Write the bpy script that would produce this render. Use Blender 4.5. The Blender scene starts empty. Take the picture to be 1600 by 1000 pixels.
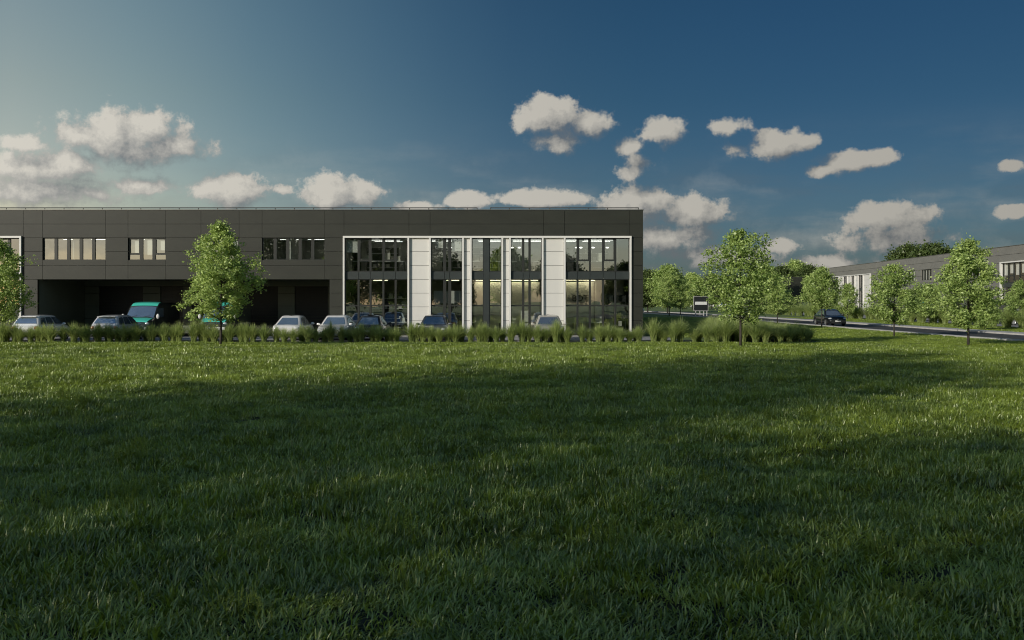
import bpy, math, random
import numpy as np
from mathutils import Vector, Matrix

random.seed(7)
RNG = np.random.default_rng(11)
SC = bpy.context.scene
COL = SC.collection
R = math.radians
EYE = 2.55          # eye height in metres
F = 1500.0          # focal length of the lens in photo pixels
HOR = 466.0         # photo row of the horizon
DF = 63.75          # distance to the long facade


def PX(px, d=DF):
    return (px - 800.0) * d / F


def PZ(py, d=DF):
    return EYE + (HOR - py) * d / F


# ------------------------------------------------------------------ helpers
class MB:
    def __init__(self):
        self.v = []
        self.f = []

    def quad(self, a, b, c, d):
        n = len(self.v)
        self.v += [tuple(a), tuple(b), tuple(c), tuple(d)]
        self.f.append((n, n + 1, n + 2, n + 3))

    def box(self, x0, x1, y0, y1, z0, z1):
        n = len(self.v)
        self.v += [(x0, y0, z0), (x1, y0, z0), (x1, y1, z0), (x0, y1, z0),
                   (x0, y0, z1), (x1, y0, z1), (x1, y1, z1), (x0, y1, z1)]
        self.f += [(n, n + 3, n + 2, n + 1), (n + 4, n + 5, n + 6, n + 7), (n, n + 1, n + 5, n + 4),
                   (n + 1, n + 2, n + 6, n + 5), (n + 2, n + 3, n + 7, n + 6), (n + 3, n, n + 4, n + 7)]
        return self

    def tube(self, pts, rad, n=8, cap=True):
        pts = [Vector(p) for p in pts]
        rings = []
        for i, p in enumerate(pts):
            a = pts[max(i - 1, 0)]
            b = pts[min(i + 1, len(pts) - 1)]
            t = (b - a).normalized()
            s = t.orthogonal().normalized() if abs(t.z) < 0.9 else Vector((1, 0, 0))
            s = (s - t * s.dot(t)).normalized()
            u = t.cross(s)
            r = rad[i] if isinstance(rad, (list, tuple)) else rad
            ring = []
            for k in range(n):
                an = 2 * math.pi * k / n
                ring.append(len(self.v))
                self.v.append(tuple(p + (s * math.cos(an) + u * math.sin(an)) * r))
            rings.append(ring)
        for a, b in zip(rings, rings[1:]):
            for k in range(n):
                self.f.append((a[k], a[(k + 1) % n], b[(k + 1) % n], b[k]))
        if cap:
            self.f.append(tuple(reversed(rings[0])))
            self.f.append(tuple(rings[-1]))
        return self

    def grid(self, rows, closed=False):
        n = len(self.v)
        w = len(rows[0])
        for r in rows:
            self.v += [tuple(p) for p in r]
        for i in range(len(rows) - 1):
            for j in range(w if closed else w - 1):
                k = (j + 1) % w
                self.f.append((n + i * w + j, n + i * w + k, n + (i + 1) * w + k, n + (i + 1) * w + j))
        return self

    def ellipsoid(self, c, r, nu=12, nv=8):
        rows = []
        for i in range(nv + 1):
            th = math.pi * i / nv
            rows.append([(c[0] + r[0] * math.sin(th) * math.cos(2 * math.pi * k / nu),
                          c[1] + r[1] * math.sin(th) * math.sin(2 * math.pi * k / nu),
                          c[2] - r[2] * math.cos(th)) for k in range(nu)])
        return self.grid(rows, closed=True)

    def build(self, name, mat, parent=None, smooth=False):
        me = bpy.data.meshes.new(name)
        me.from_pydata(self.v, [], self.f)
        me.update()
        if smooth:
            me.polygons.foreach_set('use_smooth', [True] * len(me.polygons))
        return link(name, me, mat, parent)


def link(name, me, mat=None, parent=None):
    o = bpy.data.objects.new(name, me)
    COL.objects.link(o)
    if mat is not None and not me.materials:
        me.materials.append(mat)
    if parent is not None:
        o.parent = parent
    return o


def np_mesh(name, verts, loops, starts, mat, parent=None, smooth=False):
    me = bpy.data.meshes.new(name)
    me.vertices.add(len(verts))
    me.vertices.foreach_set('co', np.asarray(verts, dtype=np.float32).ravel())
    me.loops.add(len(loops))
    me.loops.foreach_set('vertex_index', np.asarray(loops, dtype=np.int32))
    me.polygons.add(len(starts))
    me.polygons.foreach_set('loop_start', np.asarray(starts, dtype=np.int32))
    me.update(calc_edges=True)
    me.validate()
    if smooth:
        me.polygons.foreach_set('use_smooth', [True] * len(me.polygons))
    me.materials.append(mat)
    return me


def tag(o, label=None, cat=None, group=None, kind=None):
    if label:
        o['label'] = label
    if cat:
        o['category'] = cat
    if group:
        o['group'] = group
    if kind:
        o['kind'] = kind
    return o


def empty(name, loc=(0, 0, 0), rz=0.0):
    o = bpy.data.objects.new(name, None)
    COL.objects.link(o)
    o.empty_display_size = 0.3
    o.location = loc
    o.rotation_euler = (0, 0, rz)
    return o


def copy_tree(o, parent=None):
    c = o.copy()
    COL.objects.link(c)
    if parent is not None:
        c.parent = parent
    for ch in list(o.children):
        copy_tree(ch, c)
    return c


# ---------------------------------------------------------------- materials
def nodes_of(m):
    m.use_nodes = True
    nt = m.node_tree
    nt.nodes.clear()
    return nt, nt.nodes.new('ShaderNodeOutputMaterial')


def add(nt, typ, **kw):
    n = nt.nodes.new(typ)
    for k, v in kw.items():
        if k.startswith('i_'):
            key = k[2:]
            key = int(key) if key.isdigit() else key.replace('_', ' ')
            n.inputs[key].default_value = v
        else:
            setattr(n, k, v)
    return n


def mat(name, col, rough=0.6, metal=0.0, var=0.12, scale=3.0, coat=0.0, bump=0.0, bscale=40.0, spec=0.5,
        stretch=(1, 1, 1), col2=None):
    """principled surface whose colour wanders a little over the object"""
    m = bpy.data.materials.new(name)
    nt, out = nodes_of(m)
    p = add(nt, 'ShaderNodeBsdfPrincipled')
    p.inputs['Roughness'].default_value = rough
    p.inputs['Metallic'].default_value = metal
    p.inputs['Coat Weight'].default_value = coat
    p.inputs['Coat Roughness'].default_value = 0.05
    p.inputs['Specular IOR Level'].default_value = spec
    nt.links.new(p.outputs[0], out.inputs[0])
    tc = add(nt, 'ShaderNodeTexCoord')
    mp = add(nt, 'ShaderNodeMapping')
    mp.inputs['Scale'].default_value = stretch
    nt.links.new(tc.outputs['Object'], mp.inputs[0])
    nz = add(nt, 'ShaderNodeTexNoise', i_Scale=scale, i_Detail=5.0, i_Roughness=0.6)
    nt.links.new(mp.outputs[0], nz.inputs['Vector'])
    mx = add(nt, 'ShaderNodeMix', data_type='RGBA')
    a = tuple(c * (1 - var) for c in col) + (1,)
    b = tuple(c * (1 + var) for c in (col2 or col)) + (1,)
    mx.inputs[6].default_value = a
    mx.inputs[7].default_value = b
    rmp = add(nt, 'ShaderNodeMapRange', i_1=0.3, i_2=0.7)
    nt.links.new(nz.outputs[0], rmp.inputs[0])
    nt.links.new(rmp.outputs[0], mx.inputs[0])
    nt.links.new(mx.outputs[2], p.inputs['Base Color'])
    if bump > 0:
        n2 = add(nt, 'ShaderNodeTexNoise', i_Scale=bscale, i_Detail=4.0)
        nt.links.new(mp.outputs[0], n2.inputs['Vector'])
        bp = add(nt, 'ShaderNodeBump', i_Strength=bump, i_Distance=0.02)
        nt.links.new(n2.outputs[0], bp.inputs['Height'])
        nt.links.new(bp.outputs[0], p.inputs['Normal'])
    return m


def leaf_mat(name, c1, c2, trans=0.45, scale=1.2, per_obj=0.25, gloss=0.08, world=False):
    m = bpy.data.materials.new(name)
    nt, out = nodes_of(m)
    L = nt.links.new
    if world:
        geo = add(nt, 'ShaderNodeNewGeometry')
        vec = geo.outputs['Position']
    else:
        tc = add(nt, 'ShaderNodeTexCoord')
        vec = tc.outputs['Object']
    nz = add(nt, 'ShaderNodeTexNoise', i_Scale=scale, i_Detail=4.0, i_Roughness=0.65)
    L(vec, nz.inputs['Vector'])
    oi = add(nt, 'ShaderNodeObjectInfo')
    geo2 = add(nt, 'ShaderNodeNewGeometry')
    ad = add(nt, 'ShaderNodeMath', operation='MULTIPLY_ADD', i_1=per_obj)
    L(oi.outputs['Random'], ad.inputs[0])
    L(nz.outputs[0], ad.inputs[2])
    ad2 = add(nt, 'ShaderNodeMath', operation='MULTIPLY_ADD', i_1=0.45)
    L(geo2.outputs['Random Per Island'], ad2.inputs[0])
    L(ad.outputs[0], ad2.inputs[2])
    mr = add(nt, 'ShaderNodeMapRange', i_1=0.35 + per_obj * 0.3, i_2=0.95 + per_obj * 0.7)
    L(ad2.outputs[0], mr.inputs[0])
    mx = add(nt, 'ShaderNodeMix', data_type='RGBA')
    mx.inputs[6].default_value = c1 + (1,)
    mx.inputs[7].default_value = c2 + (1,)
    L(mr.outputs[0], mx.inputs[0])
    d = add(nt, 'ShaderNodeBsdfDiffuse')
    t = add(nt, 'ShaderNodeBsdfTranslucent')
    g = add(nt, 'ShaderNodeBsdfGlossy', i_Roughness=0.42)
    g.inputs[0].default_value = (0.9, 0.93, 0.75, 1)
    L(mx.outputs[2], d.inputs[0])
    hs = add(nt, 'ShaderNodeHueSaturation', i_Hue=0.49, i_Saturation=1.1, i_Value=1.15)
    L(mx.outputs[2], hs.inputs['Color'])
    L(hs.outputs[0], t.inputs[0])
    m1 = add(nt, 'ShaderNodeMixShader', i_0=trans)
    L(d.outputs[0], m1.inputs[1])
    L(t.outputs[0], m1.inputs[2])
    m2 = add(nt, 'ShaderNodeMixShader', i_0=gloss)
    L(m1.outputs[0], m2.inputs[1])
    L(g.outputs[0], m2.inputs[2])
    L(m2.outputs[0], out.inputs[0])
    return m


def glass_mat(name, refl=0.16, tint=(0.72, 0.78, 0.74)):
    m = bpy.data.materials.new(name)
    nt, out = nodes_of(m)
    L = nt.links.new
    tr = add(nt, 'ShaderNodeBsdfTransparent')
    tr.inputs[0].default_value = tint + (1,)
    gl = add(nt, 'ShaderNodeBsdfGlossy', i_Roughness=0.0)
    gl.inputs[0].default_value = (1, 1, 1, 1)
    lw = add(nt, 'ShaderNodeLayerWeight', i_Blend=0.5)
    pw = add(nt, 'ShaderNodeMath', operation='POWER', i_1=5.0)
    L(lw.outputs['Facing'], pw.inputs[0])
    ad = add(nt, 'ShaderNodeMath', operation='MULTIPLY_ADD', i_1=0.85, i_2=refl + 0.03)
    ad.use_clamp = True
    L(pw.outputs[0], ad.inputs[0])
    mx = add(nt, 'ShaderNodeMixShader')
    L(ad.outputs[0], mx.inputs[0])
    L(tr.outputs[0], mx.inputs[1])
    L(gl.outputs[0], mx.inputs[2])
    # old float panes are never quite flat
    tc = add(nt, 'ShaderNodeTexCoord')
    nz = add(nt, 'ShaderNodeTexNoise', i_Scale=0.8, i_Detail=1.0)
    L(tc.outputs['Object'], nz.inputs['Vector'])
    bp = add(nt, 'ShaderNodeBump', i_Strength=0.06, i_Distance=0.05)
    L(nz.outputs[0], bp.inputs['Height'])
    L(bp.outputs[0], gl.inputs['Normal'])
    L(mx.outputs[0], out.inputs[0])
    return m


def lamp_mat(name, col, strength):
    m = bpy.data.materials.new(name)
    nt, out = nodes_of(m)
    e = add(nt, 'ShaderNodeEmission', i_Strength=strength)
    e.inputs[0].default_value = col + (1,)
    nt.links.new(e.outputs[0], out.inputs[0])
    return m


def ground_mat(name, c1, c2, scale, rough=0.9, bump=0.3, bscale=20.0, c3=None):
    m = bpy.data.materials.new(name)
    nt, out = nodes_of(m)
    L = nt.links.new
    geo = add(nt, 'ShaderNodeNewGeometry')
    n1 = add(nt, 'ShaderNodeTexNoise', i_Scale=scale, i_Detail=8.0, i_Roughness=0.65)
    L(geo.outputs['Position'], n1.inputs['Vector'])
    cr = add(nt, 'ShaderNodeValToRGB')
    cr.color_ramp.elements[0].position = 0.35
    cr.color_ramp.elements[0].color = c1 + (1,)
    cr.color_ramp.elements[1].position = 0.68
    cr.color_ramp.elements[1].color = c2 + (1,)
    if c3:
        e = cr.color_ramp.elements.new(0.5)
        e.color = c3 + (1,)
    L(n1.outputs[0], cr.inputs[0])
    p = add(nt, 'ShaderNodeBsdfPrincipled', i_Roughness=rough)
    L(cr.outputs[0], p.inputs['Base Color'])
    n2 = add(nt, 'ShaderNodeTexNoise', i_Scale=bscale, i_Detail=4.0)
    L(geo.outputs['Position'], n2.inputs['Vector'])
    bp = add(nt, 'ShaderNodeBump', i_Strength=bump, i_Distance=0.03)
    L(n2.outputs[0], bp.inputs['Height'])
    L(bp.outputs[0], p.inputs['Normal'])
    L(p.outputs[0], out.inputs[0])
    return m


def paver_mat(name, c, mortar, sx, sy):
    m = bpy.data.materials.new(name)
    nt, out = nodes_of(m)
    L = nt.links.new
    geo = add(nt, 'ShaderNodeNewGeometry')
    br = add(nt, 'ShaderNodeTexBrick', i_Scale=1.0)
    br.inputs['Color1'].default_value = tuple(x * 0.88 for x in c) + (1,)
    br.inputs['Color2'].default_value = tuple(x * 1.1 for x in c) + (1,)
    br.inputs['Mortar'].default_value = mortar + (1,)
    br.inputs['Mortar Size'].default_value = 0.008
    br.inputs['Brick Width'].default_value = sx
    br.inputs['Row Height'].default_value = sy
    L(geo.outputs['Position'], br.inputs['Vector'])
    n1 = add(nt, 'ShaderNodeTexNoise', i_Scale=0.7, i_Detail=6.0)
    L(geo.outputs['Position'], n1.inputs['Vector'])
    mr = add(nt, 'ShaderNodeMapRange', i_1=0.3, i_2=0.7, i_3=0.8, i_4=1.15)
    L(n1.outputs[0], mr.inputs[0])
    mx = add(nt, 'ShaderNodeVectorMath', operation='SCALE')
    L(br.outputs['Color'], mx.inputs[0])
    L(mr.outputs[0], mx.inputs['Scale'])
    p = add(nt, 'ShaderNodeBsdfPrincipled', i_Roughness=0.85)
    L(mx.outputs[0], p.inputs['Base Color'])
    L(p.outputs[0], out.inputs[0])
    return m


M = {
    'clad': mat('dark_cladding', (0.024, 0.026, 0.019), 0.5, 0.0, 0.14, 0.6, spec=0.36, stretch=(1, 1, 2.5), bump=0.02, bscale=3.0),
    'clad_far': mat('pale_far_cladding', (0.17, 0.166, 0.15), 0.5, 0.0, 0.12, 0.4, stretch=(1, 1, 2.5)),  # paler tone for the building across the road
    'clad_in': mat('cladding_in_dock', (0.13, 0.15, 0.12), 0.6, 0.0, 0.1, 0.8),
    'white': mat('white_cladding', (0.6, 0.595, 0.56), 0.5, 0.0, 0.035, 0.9, stretch=(1, 1, 0.4)),
    'white_fin': mat('white_aluminium', (0.66, 0.655, 0.62), 0.4, 0.0, 0.02, 2.0),
    'frame': mat('dark_window_metal', (0.032, 0.034, 0.03), 0.4, 0.3, 0.1, 4.0),
    'spandrel': mat('spandrel_metal', (0.042, 0.05, 0.048), 0.4, 0.3, 0.1, 1.5),
    'cap': mat('parapet_cap_metal', (0.16, 0.16, 0.145), 0.35, 0.6, 0.1, 2.0),
    'rail': mat('galvanised_rail', (0.1, 0.1, 0.095), 0.5, 0.5, 0.15, 6.0),
    'door': mat('black_roller_door', (0.012, 0.013, 0.012), 0.5, 0.2, 0.2, 3.0),
    'concrete': mat('plinth_concrete', (0.2, 0.2, 0.185), 0.85, 0.0, 0.2, 3.0, bump=0.1),
    'roof': mat('roof_felt', (0.07, 0.07, 0.065), 0.9, 0.0, 0.2, 1.0),
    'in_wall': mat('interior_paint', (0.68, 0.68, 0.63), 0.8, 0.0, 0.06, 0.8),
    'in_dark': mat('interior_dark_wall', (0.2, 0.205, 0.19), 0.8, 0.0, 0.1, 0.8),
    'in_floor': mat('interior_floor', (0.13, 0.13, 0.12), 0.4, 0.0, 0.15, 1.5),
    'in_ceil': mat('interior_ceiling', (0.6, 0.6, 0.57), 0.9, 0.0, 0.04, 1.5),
    'blind': mat('roller_blind_fabric', (0.72, 0.71, 0.66), 0.9, 0.0, 0.05, 4.0),
    'desk': mat('white_laminate', (0.72, 0.72, 0.68), 0.4, 0.0, 0.04, 3.0),
    'shelf': mat('dark_shelf_steel', (0.04, 0.042, 0.04), 0.5, 0.2, 0.1, 3.0),
    'item': mat('pale_card_box', (0.62, 0.6, 0.52), 0.7, 0.0, 0.25, 6.0),
    'screen': mat('dark_screen', (0.015, 0.016, 0.017), 0.2, 0.0, 0.1, 2.0),
    'glass': glass_mat('window_glass', 0.3, (0.8, 0.85, 0.83)),
    'glass_far': glass_mat('far_window_glass', 0.1, (0.85, 0.87, 0.86)),
    'lampw': lamp_mat('ceiling_lamp_white', (1.0, 0.97, 0.9), 3.6),
    'lampy': lamp_mat('cove_lamp_warm', (1.0, 0.88, 0.55), 8.0),
    'soil': ground_mat('soil_and_moss', (0.012, 0.014, 0.006), (0.03, 0.034, 0.012), 0.6),
    'verge': ground_mat('mown_verge', (0.07, 0.115, 0.026), (0.15, 0.21, 0.055), 0.9, bscale=60.0, bump=0.8),
    'bed': ground_mat('bark_mulch', (0.018, 0.014, 0.01), (0.05, 0.042, 0.03), 6.0),
    'asphalt': ground_mat('asphalt', (0.04, 0.04, 0.04), (0.062, 0.062, 0.06), 1.3, rough=0.8, bscale=120.0),
    'paver': paver_mat('concrete_paving', (0.3, 0.3, 0.29), (0.14, 0.14, 0.13), 0.4, 0.2),
    'kerb': mat('kerb_concrete', (0.42, 0.41, 0.39), 0.85, 0.0, 0.15, 2.0, bump=0.15),
    'leafA': leaf_mat('maple_leaf', (0.15, 0.25, 0.05), (0.5, 0.62, 0.21), 0.35, 1.1, gloss=0.04),
    'leafB': leaf_mat('dark_oak_leaf', (0.045, 0.08, 0.02), (0.13, 0.18, 0.055), 0.35, 0.5, gloss=0.04),
    'bark': mat('young_bark', (0.045, 0.038, 0.03), 0.9, 0.0, 0.3, 8.0, bump=0.4, bscale=30.0),
    'blade': leaf_mat('lawn_blade', (0.05, 0.1, 0.009), (0.36, 0.465, 0.058), 0.33, 0.55, 0.36, 0.14, world=True),
    'weed': leaf_mat('weed_leaf', (0.16, 0.22, 0.03), (0.36, 0.44, 0.1), 0.45, 2.0, 0.3, 0.04),
    'reed': leaf_mat('ornamental_blade', (0.2, 0.285, 0.08), (0.48, 0.56, 0.22), 0.55, 2.0, 0.3, 0.04),
    'tyre': mat('tyre_rubber', (0.015, 0.015, 0.015), 0.8, 0.0, 0.2, 6.0),
    'rim': mat('alloy_rim', (0.6, 0.6, 0.6), 0.3, 0.8, 0.05, 3.0),
    'carglass': mat('car_glass', (0.3, 0.4, 0.52), 0.04, 0.75, 0.1, 1.0, coat=1.0, spec=0.9),  # blue of the reflected sky is put into the base colour
    'lens': mat('headlamp_lens', (0.75, 0.76, 0.75), 0.08, 0.3, 0.05, 3.0, coat=1.0),
    'red': mat('tail_lamp_lens', (0.35, 0.05, 0.035), 0.1, 0.0, 0.1, 3.0, coat=1.0),
    'trim': mat('black_plastic', (0.02, 0.02, 0.02), 0.5, 0.0, 0.1, 3.0),
    'plate': mat('number_plate', (0.7, 0.7, 0.66), 0.4, 0.0, 0.03, 3.0),
    'signblack': mat('sign_black', (0.012, 0.013, 0.013), 0.4, 0.0, 0.1, 3.0),
    'signwhite': mat('sign_white', (0.62, 0.62, 0.6), 0.5, 0.0, 0.05, 3.0),
}


def paint(name, c, metal=0.2):
    return mat(name, c, 0.28, metal, 0.03, 2.0, coat=1.0)


P = {
    'white': paint('paint_white', (0.82, 0.83, 0.83)),
    'pearl': paint('paint_pearl', (0.78, 0.77, 0.74)),
    'silver': paint('paint_silver', (0.66, 0.67, 0.68), 0.3),
    'grey': paint('paint_grey', (0.16, 0.165, 0.17), 0.5),
    'beige': paint('paint_beige', (0.52, 0.49, 0.43), 0.3),
    'black': paint('paint_black', (0.012, 0.013, 0.014), 0.2),
    'teal': paint('paint_teal', (0.08, 0.6, 0.48), 0.0),
    'vandark': paint('paint_van_dark', (0.03, 0.034, 0.03), 0.0),
}

SHADE = [(-26, -18.3, 22.0, 'very tall broad tree behind the viewer, nearest the parked cars'),
         (-27, -14.2, 20.5, 'very tall broad tree behind the viewer, second from the parked cars'),
         (-26, -6.0, 14.5, 'shorter broad tree behind the viewer, third from the parked cars'),
         (-26, -0.5, 18.0, 'tall broad tree behind the viewer, fourth from the parked cars'),
         (-26, 5.5, 17.0, 'tall broad tree behind the viewer, furthest from the parked cars')]
SUN_E = 3.6
SKY_S = 0.09
SKY_AIR, SKY_DUST, SKY_OZ = 1.0, 0.6, 2.0
SKY_SAT = 1.15
TINT_R = (0.55, 0.75, 1.0)
TINT_L = (1.0, 1.0, 1.0)
TINT_P = 1.2
CLOUD_DARK = (0.215, 0.232, 0.248)
CLOUD_LIT = (0.75, 0.715, 0.635)
CLOUD_R, CLOUD_L = 0.52, 0.92
EXPO = 0.0

# a colour ramp clips nothing above one: values are kept as they are
SKY_TINT = [(0.7, (1.12, 1.1, 1.0)), (1.2, (1.4, 1.28, 1.0)), (1.7, (2.1, 1.5, 1.02)), (1.859, (2.1, 1.48, 1.0)), (1.958, (1.54, 1.22, 0.88)), (2.078, (0.89, 0.84, 0.69)), (2.14, (0.66, 0.68, 0.6)), (2.206, (0.47, 0.54, 0.52)), (2.272, (0.33, 0.425, 0.445)), (2.339, (0.24, 0.345, 0.39)), (2.405, (0.193, 0.307, 0.36)), (2.471, (0.167, 0.284, 0.345)), (2.62, (0.148, 0.26, 0.33)), (2.9, (0.138, 0.243, 0.305)), (3.14, (0.135, 0.24, 0.3))]
LOW_TINT = (1.0, 0.84, 1.22)

# ---------------------------------------------------------------- buildings
ZJ = [0.17, 1.06, 1.976, 2.89, 3.80, 4.72, 5.65, 6.57, 7.48, 8.38]
ZTOP = 8.42
FR_T = 6.68      # top of the white surround
FR_I = 6.55      # underside of its head bar


def cells(xs, zs, holes, y0, y1, gap):
    """cladding panels with open joints, leaving out the holes"""
    mb = MB()
    gx = sorted(set(xs) | {h[0] for h in holes} | {h[1] for h in holes})
    gz = sorted(set(zs) | {h[2] for h in holes} | {h[3] for h in holes})
    gx = [g for g in gx if xs[0] <= g <= xs[-1]]
    gz = [g for g in gz if zs[0] <= g <= zs[-1]]
    for a, b in zip(gx, gx[1:]):
        for c, d in zip(gz, gz[1:]):
            x, z = (a + b) / 2, (c + d) / 2
            if any(h[0] < x < h[1] and h[2] < z < h[3] for h in holes):
                continue
            a2 = a + (gap / 2 if a in xs else 0)
            b2 = b - (gap / 2 if b in xs else 0)
            c2 = c + (gap / 2 if c in zs else 0)
            d2 = d - (gap / 2 if d in zs else 0)
            if b2 - a2 > 0.01 and d2 - c2 > 0.01:
                mb.box(a2, b2, y0, y1, c2, d2)
    return mb


def make_window(parent, x0, x1, z0, z1, divs, y=0.10, w=0.12, sashes=(), sash_z=None, transom=None, glass='glass',
                name='window'):
    """a fixed frame with mullions; sashes = indices of opening lights; its panes are one child"""
    f = MB()
    e = 0.05
    f.box(x0, x1, y, y + 0.12, z0, z0 + e)
    f.box(x0, x1, y, y + 0.12, z1 - e, z1)
    edges = [x0] + list(divs) + [x1]
    f.box(x0, x0 + e, y, y + 0.12, z0 + e, z1 - e)
    f.box(x1 - e, x1, y, y + 0.12, z0 + e, z1 - e)
    for d in divs:
        f.box(d - w / 2, d + w / 2, y - 0.01, y + 0.12, z0 + e, z1 - e)
    lites = []
    for i, (a, b) in enumerate(zip(edges, edges[1:])):
        a2 = a + (e if i == 0 else w / 2)
        b2 = b - (e if i == len(edges) - 2 else w / 2)
        zs = [z0 + e, z1 - e]
        if transom:
            zs = [z0 + e, transom - 0.05, transom + 0.05, z1 - e]
            f.box(a2, b2, y + 0.005, y + 0.115, transom - 0.05, transom + 0.05)
        if i in sashes:
            t = sash_z
            s = 0.055
            f.box(a2, b2, y - 0.005, y + 0.11, t - 0.06, t + 0.06)
            f.box(a2, a2 + s, y - 0.005, y + 0.11, t + 0.06, z1 - e)
            f.box(b2 - s, b2, y - 0.005, y + 0.11, t + 0.06, z1 - e)
            f.box(a2 + s, b2 - s, y - 0.005, y + 0.11, z1 - e - s, z1 - e)
            lites.append((a2, b2, z0 + e, t - 0.06))
            lites.append((a2 + s, b2 - s, t + 0.06, z1 - e - s))
        else:
            for k in range(0, len(zs), 2):
                lites.append((a2, b2, zs[k], zs[k + 1]))
    fo = f.build(name, M['frame'], parent)
    g = MB()
    for a, b, c, d in lites:
        g.quad((a, y + 0.06, c), (b, y + 0.06, c), (b, y + 0.06, d), (a, y + 0.06, d))
    g.build('pane', M[glass], fo)
    return fo


def spandrel(parent, x0, x1, divs):
    m = MB()
    e = [x0] + list(divs) + [x1]
    for a, b in zip(e, e[1:]):
        m.box(a + 0.012, b - 0.012, 0.02, 0.2, 3.82, 4.31)
    m.build('spandrel_panel', M['spandrel'], parent)


def white_section(parent, x0, x1, bays, glass='glass', ground=0.1):
    """white surround with fins, bays between them: (xa, xb, kind, divs, options)"""
    f = MB()
    f.box(x0, x1, -0.16, 0.2, FR_I, FR_T)
    f.build('surround_head', M['white_fin'], parent)
    xs = [x0 + 0.06, x1 - 0.06]
    for b in bays:
        xs += [b[0], b[1]]
    done = []
    for x in sorted(xs):
        if any(abs(x - d) < 0.1 for d in done):
            continue
        done.append(x)
        w = 0.055
        MB().box(x - w, x + w, -0.155, 0.2, ground, FR_I).build('fin', M['white_fin'], parent)
    for xa, xb, kind, divs, opt in bays:
        a, b = xa + 0.055, xb - 0.055
        if kind == 'panel':
            cells([a, b], [0.17] + ZJ[1:7] + [FR_I], [], 0.03, 0.25, 0.022).build('white_panel', M['white'], parent)
            MB().box(a, b, 0.252, 0.29, 0.15, FR_I - 0.003).build('panel_backing', M['door'], parent)
        elif kind == 'glass':
            make_window(parent, a, b, 4.32, FR_I - 0.003, divs, sashes=opt.get('sash', ()), sash_z=5.07, glass=glass,
                        w=opt.get('w', 0.13))
            spandrel(parent, a, b, divs)
            make_window(parent, a, b, 0.15, 3.81, divs, transom=2.06, glass=glass, w=opt.get('w', 0.13))
        elif kind == 'split':
            d0, d1 = divs
            MB().box(d0, d1, 0.03, 0.22, 0.15, FR_I - 0.003).build('dark_panel', M['spandrel'], parent)
            for p, q in ((a, d0), (d1, b)):
                make_window(parent, p, q, 4.32, FR_I - 0.003, [], glass=glass)
                spandrel(parent, p, q, [])
                make_window(parent, p, q, 0.15, 3.81, [], transom=2.06, glass=glass)


def rooms(parent, x0, x1, depth=7.0, cross=(), warm=(), lit=True):
    """floors, ceilings and back walls behind a glazed section"""
    MB().box(x0, x1, 0.3, depth, 0.02, 0.12).build('room_floor', M['in_floor'], parent)
    MB().box(x0, x1, 0.3, depth, 3.86, 4.28).build('upper_floor', M['in_ceil'], parent)
    MB().box(x0, x1, 0.3, depth, 6.66, 6.9).build('upper_ceiling', M['in_ceil'], parent)
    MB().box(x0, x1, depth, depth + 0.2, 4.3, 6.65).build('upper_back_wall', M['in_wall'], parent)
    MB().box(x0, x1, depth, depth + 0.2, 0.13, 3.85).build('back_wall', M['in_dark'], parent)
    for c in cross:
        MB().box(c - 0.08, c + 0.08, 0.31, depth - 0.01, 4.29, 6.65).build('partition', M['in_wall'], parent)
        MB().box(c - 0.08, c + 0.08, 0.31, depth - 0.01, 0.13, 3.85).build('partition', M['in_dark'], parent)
    for a, b, d in warm:
        MB().box(a, b, d, d + 0.15, 0.13, 3.7).build('feature_wall', M['in_wall'], parent)
        MB().box(a + 0.1, b - 0.1, d - 0.3, d - 0.06, 3.82, 3.856).build('cove_lamp', M['lampy'], parent)
    if lit:
        x = x0 + 1.2
        while x < x1 - 1.0:
            for yy in (2.4, 3.9, 5.6):
                MB().box(x, x + 2.0, yy, yy + 0.04, 6.63, 6.65).build('ceiling_lamp', M['lampw'], parent)
            MB().box(x + 0.2, x + 1.2, 3.4, 3.45, 3.8, 3.83).build('ceiling_lamp', M['lampy'], parent)  # added lamp to brighten the ground floor; no fitting known here
            x += 2.5


def shell(parent, x0, x1, depth, m=None):
    m = m or M['clad']
    """side walls, rear wall and roof"""
    MB().box(x0, x0 + 0.25, 0.26, depth, 0.0, ZTOP - 0.02).build('end_wall', m, parent)
    MB().box(x1 - 0.25, x1, 0.26, depth, 0.0, ZTOP - 0.02).build('end_wall', m, parent)
    MB().box(x0 + 0.26, x1 - 0.26, depth - 0.25, depth, 0.0, ZTOP - 0.02).build('rear_wall', m, parent)
    MB().box(x0 + 0.26, x1 - 0.26, 0.27, depth - 0.26, 7.75, 7.95).build('roof', M['roof'], parent)
    MB().box(x0 + 0.26, x1 - 0.26, 0.262, 0.32, 6.7, ZTOP - 0.04).build('parapet_backing', M['door'], parent)
    c = MB()
    c.box(x0 - 0.03, x1 + 0.03, -0.04, 0.3, ZTOP - 0.03, ZTOP + 0.03)
    c.box(x0 - 0.03, x0 + 0.3, 0.3, depth, ZTOP - 0.03, ZTOP + 0.03)
    c.box(x1 - 0.3, x1 + 0.03, 0.3, depth, ZTOP - 0.03, ZTOP + 0.03)
    c.build('parapet_cap', M['cap'], parent)


def railing(name, label, x0, x1, y, posts, loc=(0, 0, 0), rz=0.0):
    r = empty(name, loc, rz)
    tag(r, label, 'roof railing', 'safety railings on the flat roof')
    MB().tube([(x0, y, 8.60), (x1, y, 8.60)], 0.034, 6).build('top_rail', M['rail'], r)
    for p in posts:
        MB().tube([(p, y, 7.97), (p, y, 8.565)], 0.03, 6).build('post', M['rail'], r)
        MB().box(p - 0.1, p + 0.1, y - 0.12, y + 0.12, 7.95, 7.99).build('post_foot', M['rail'], r)
    return r


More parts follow.
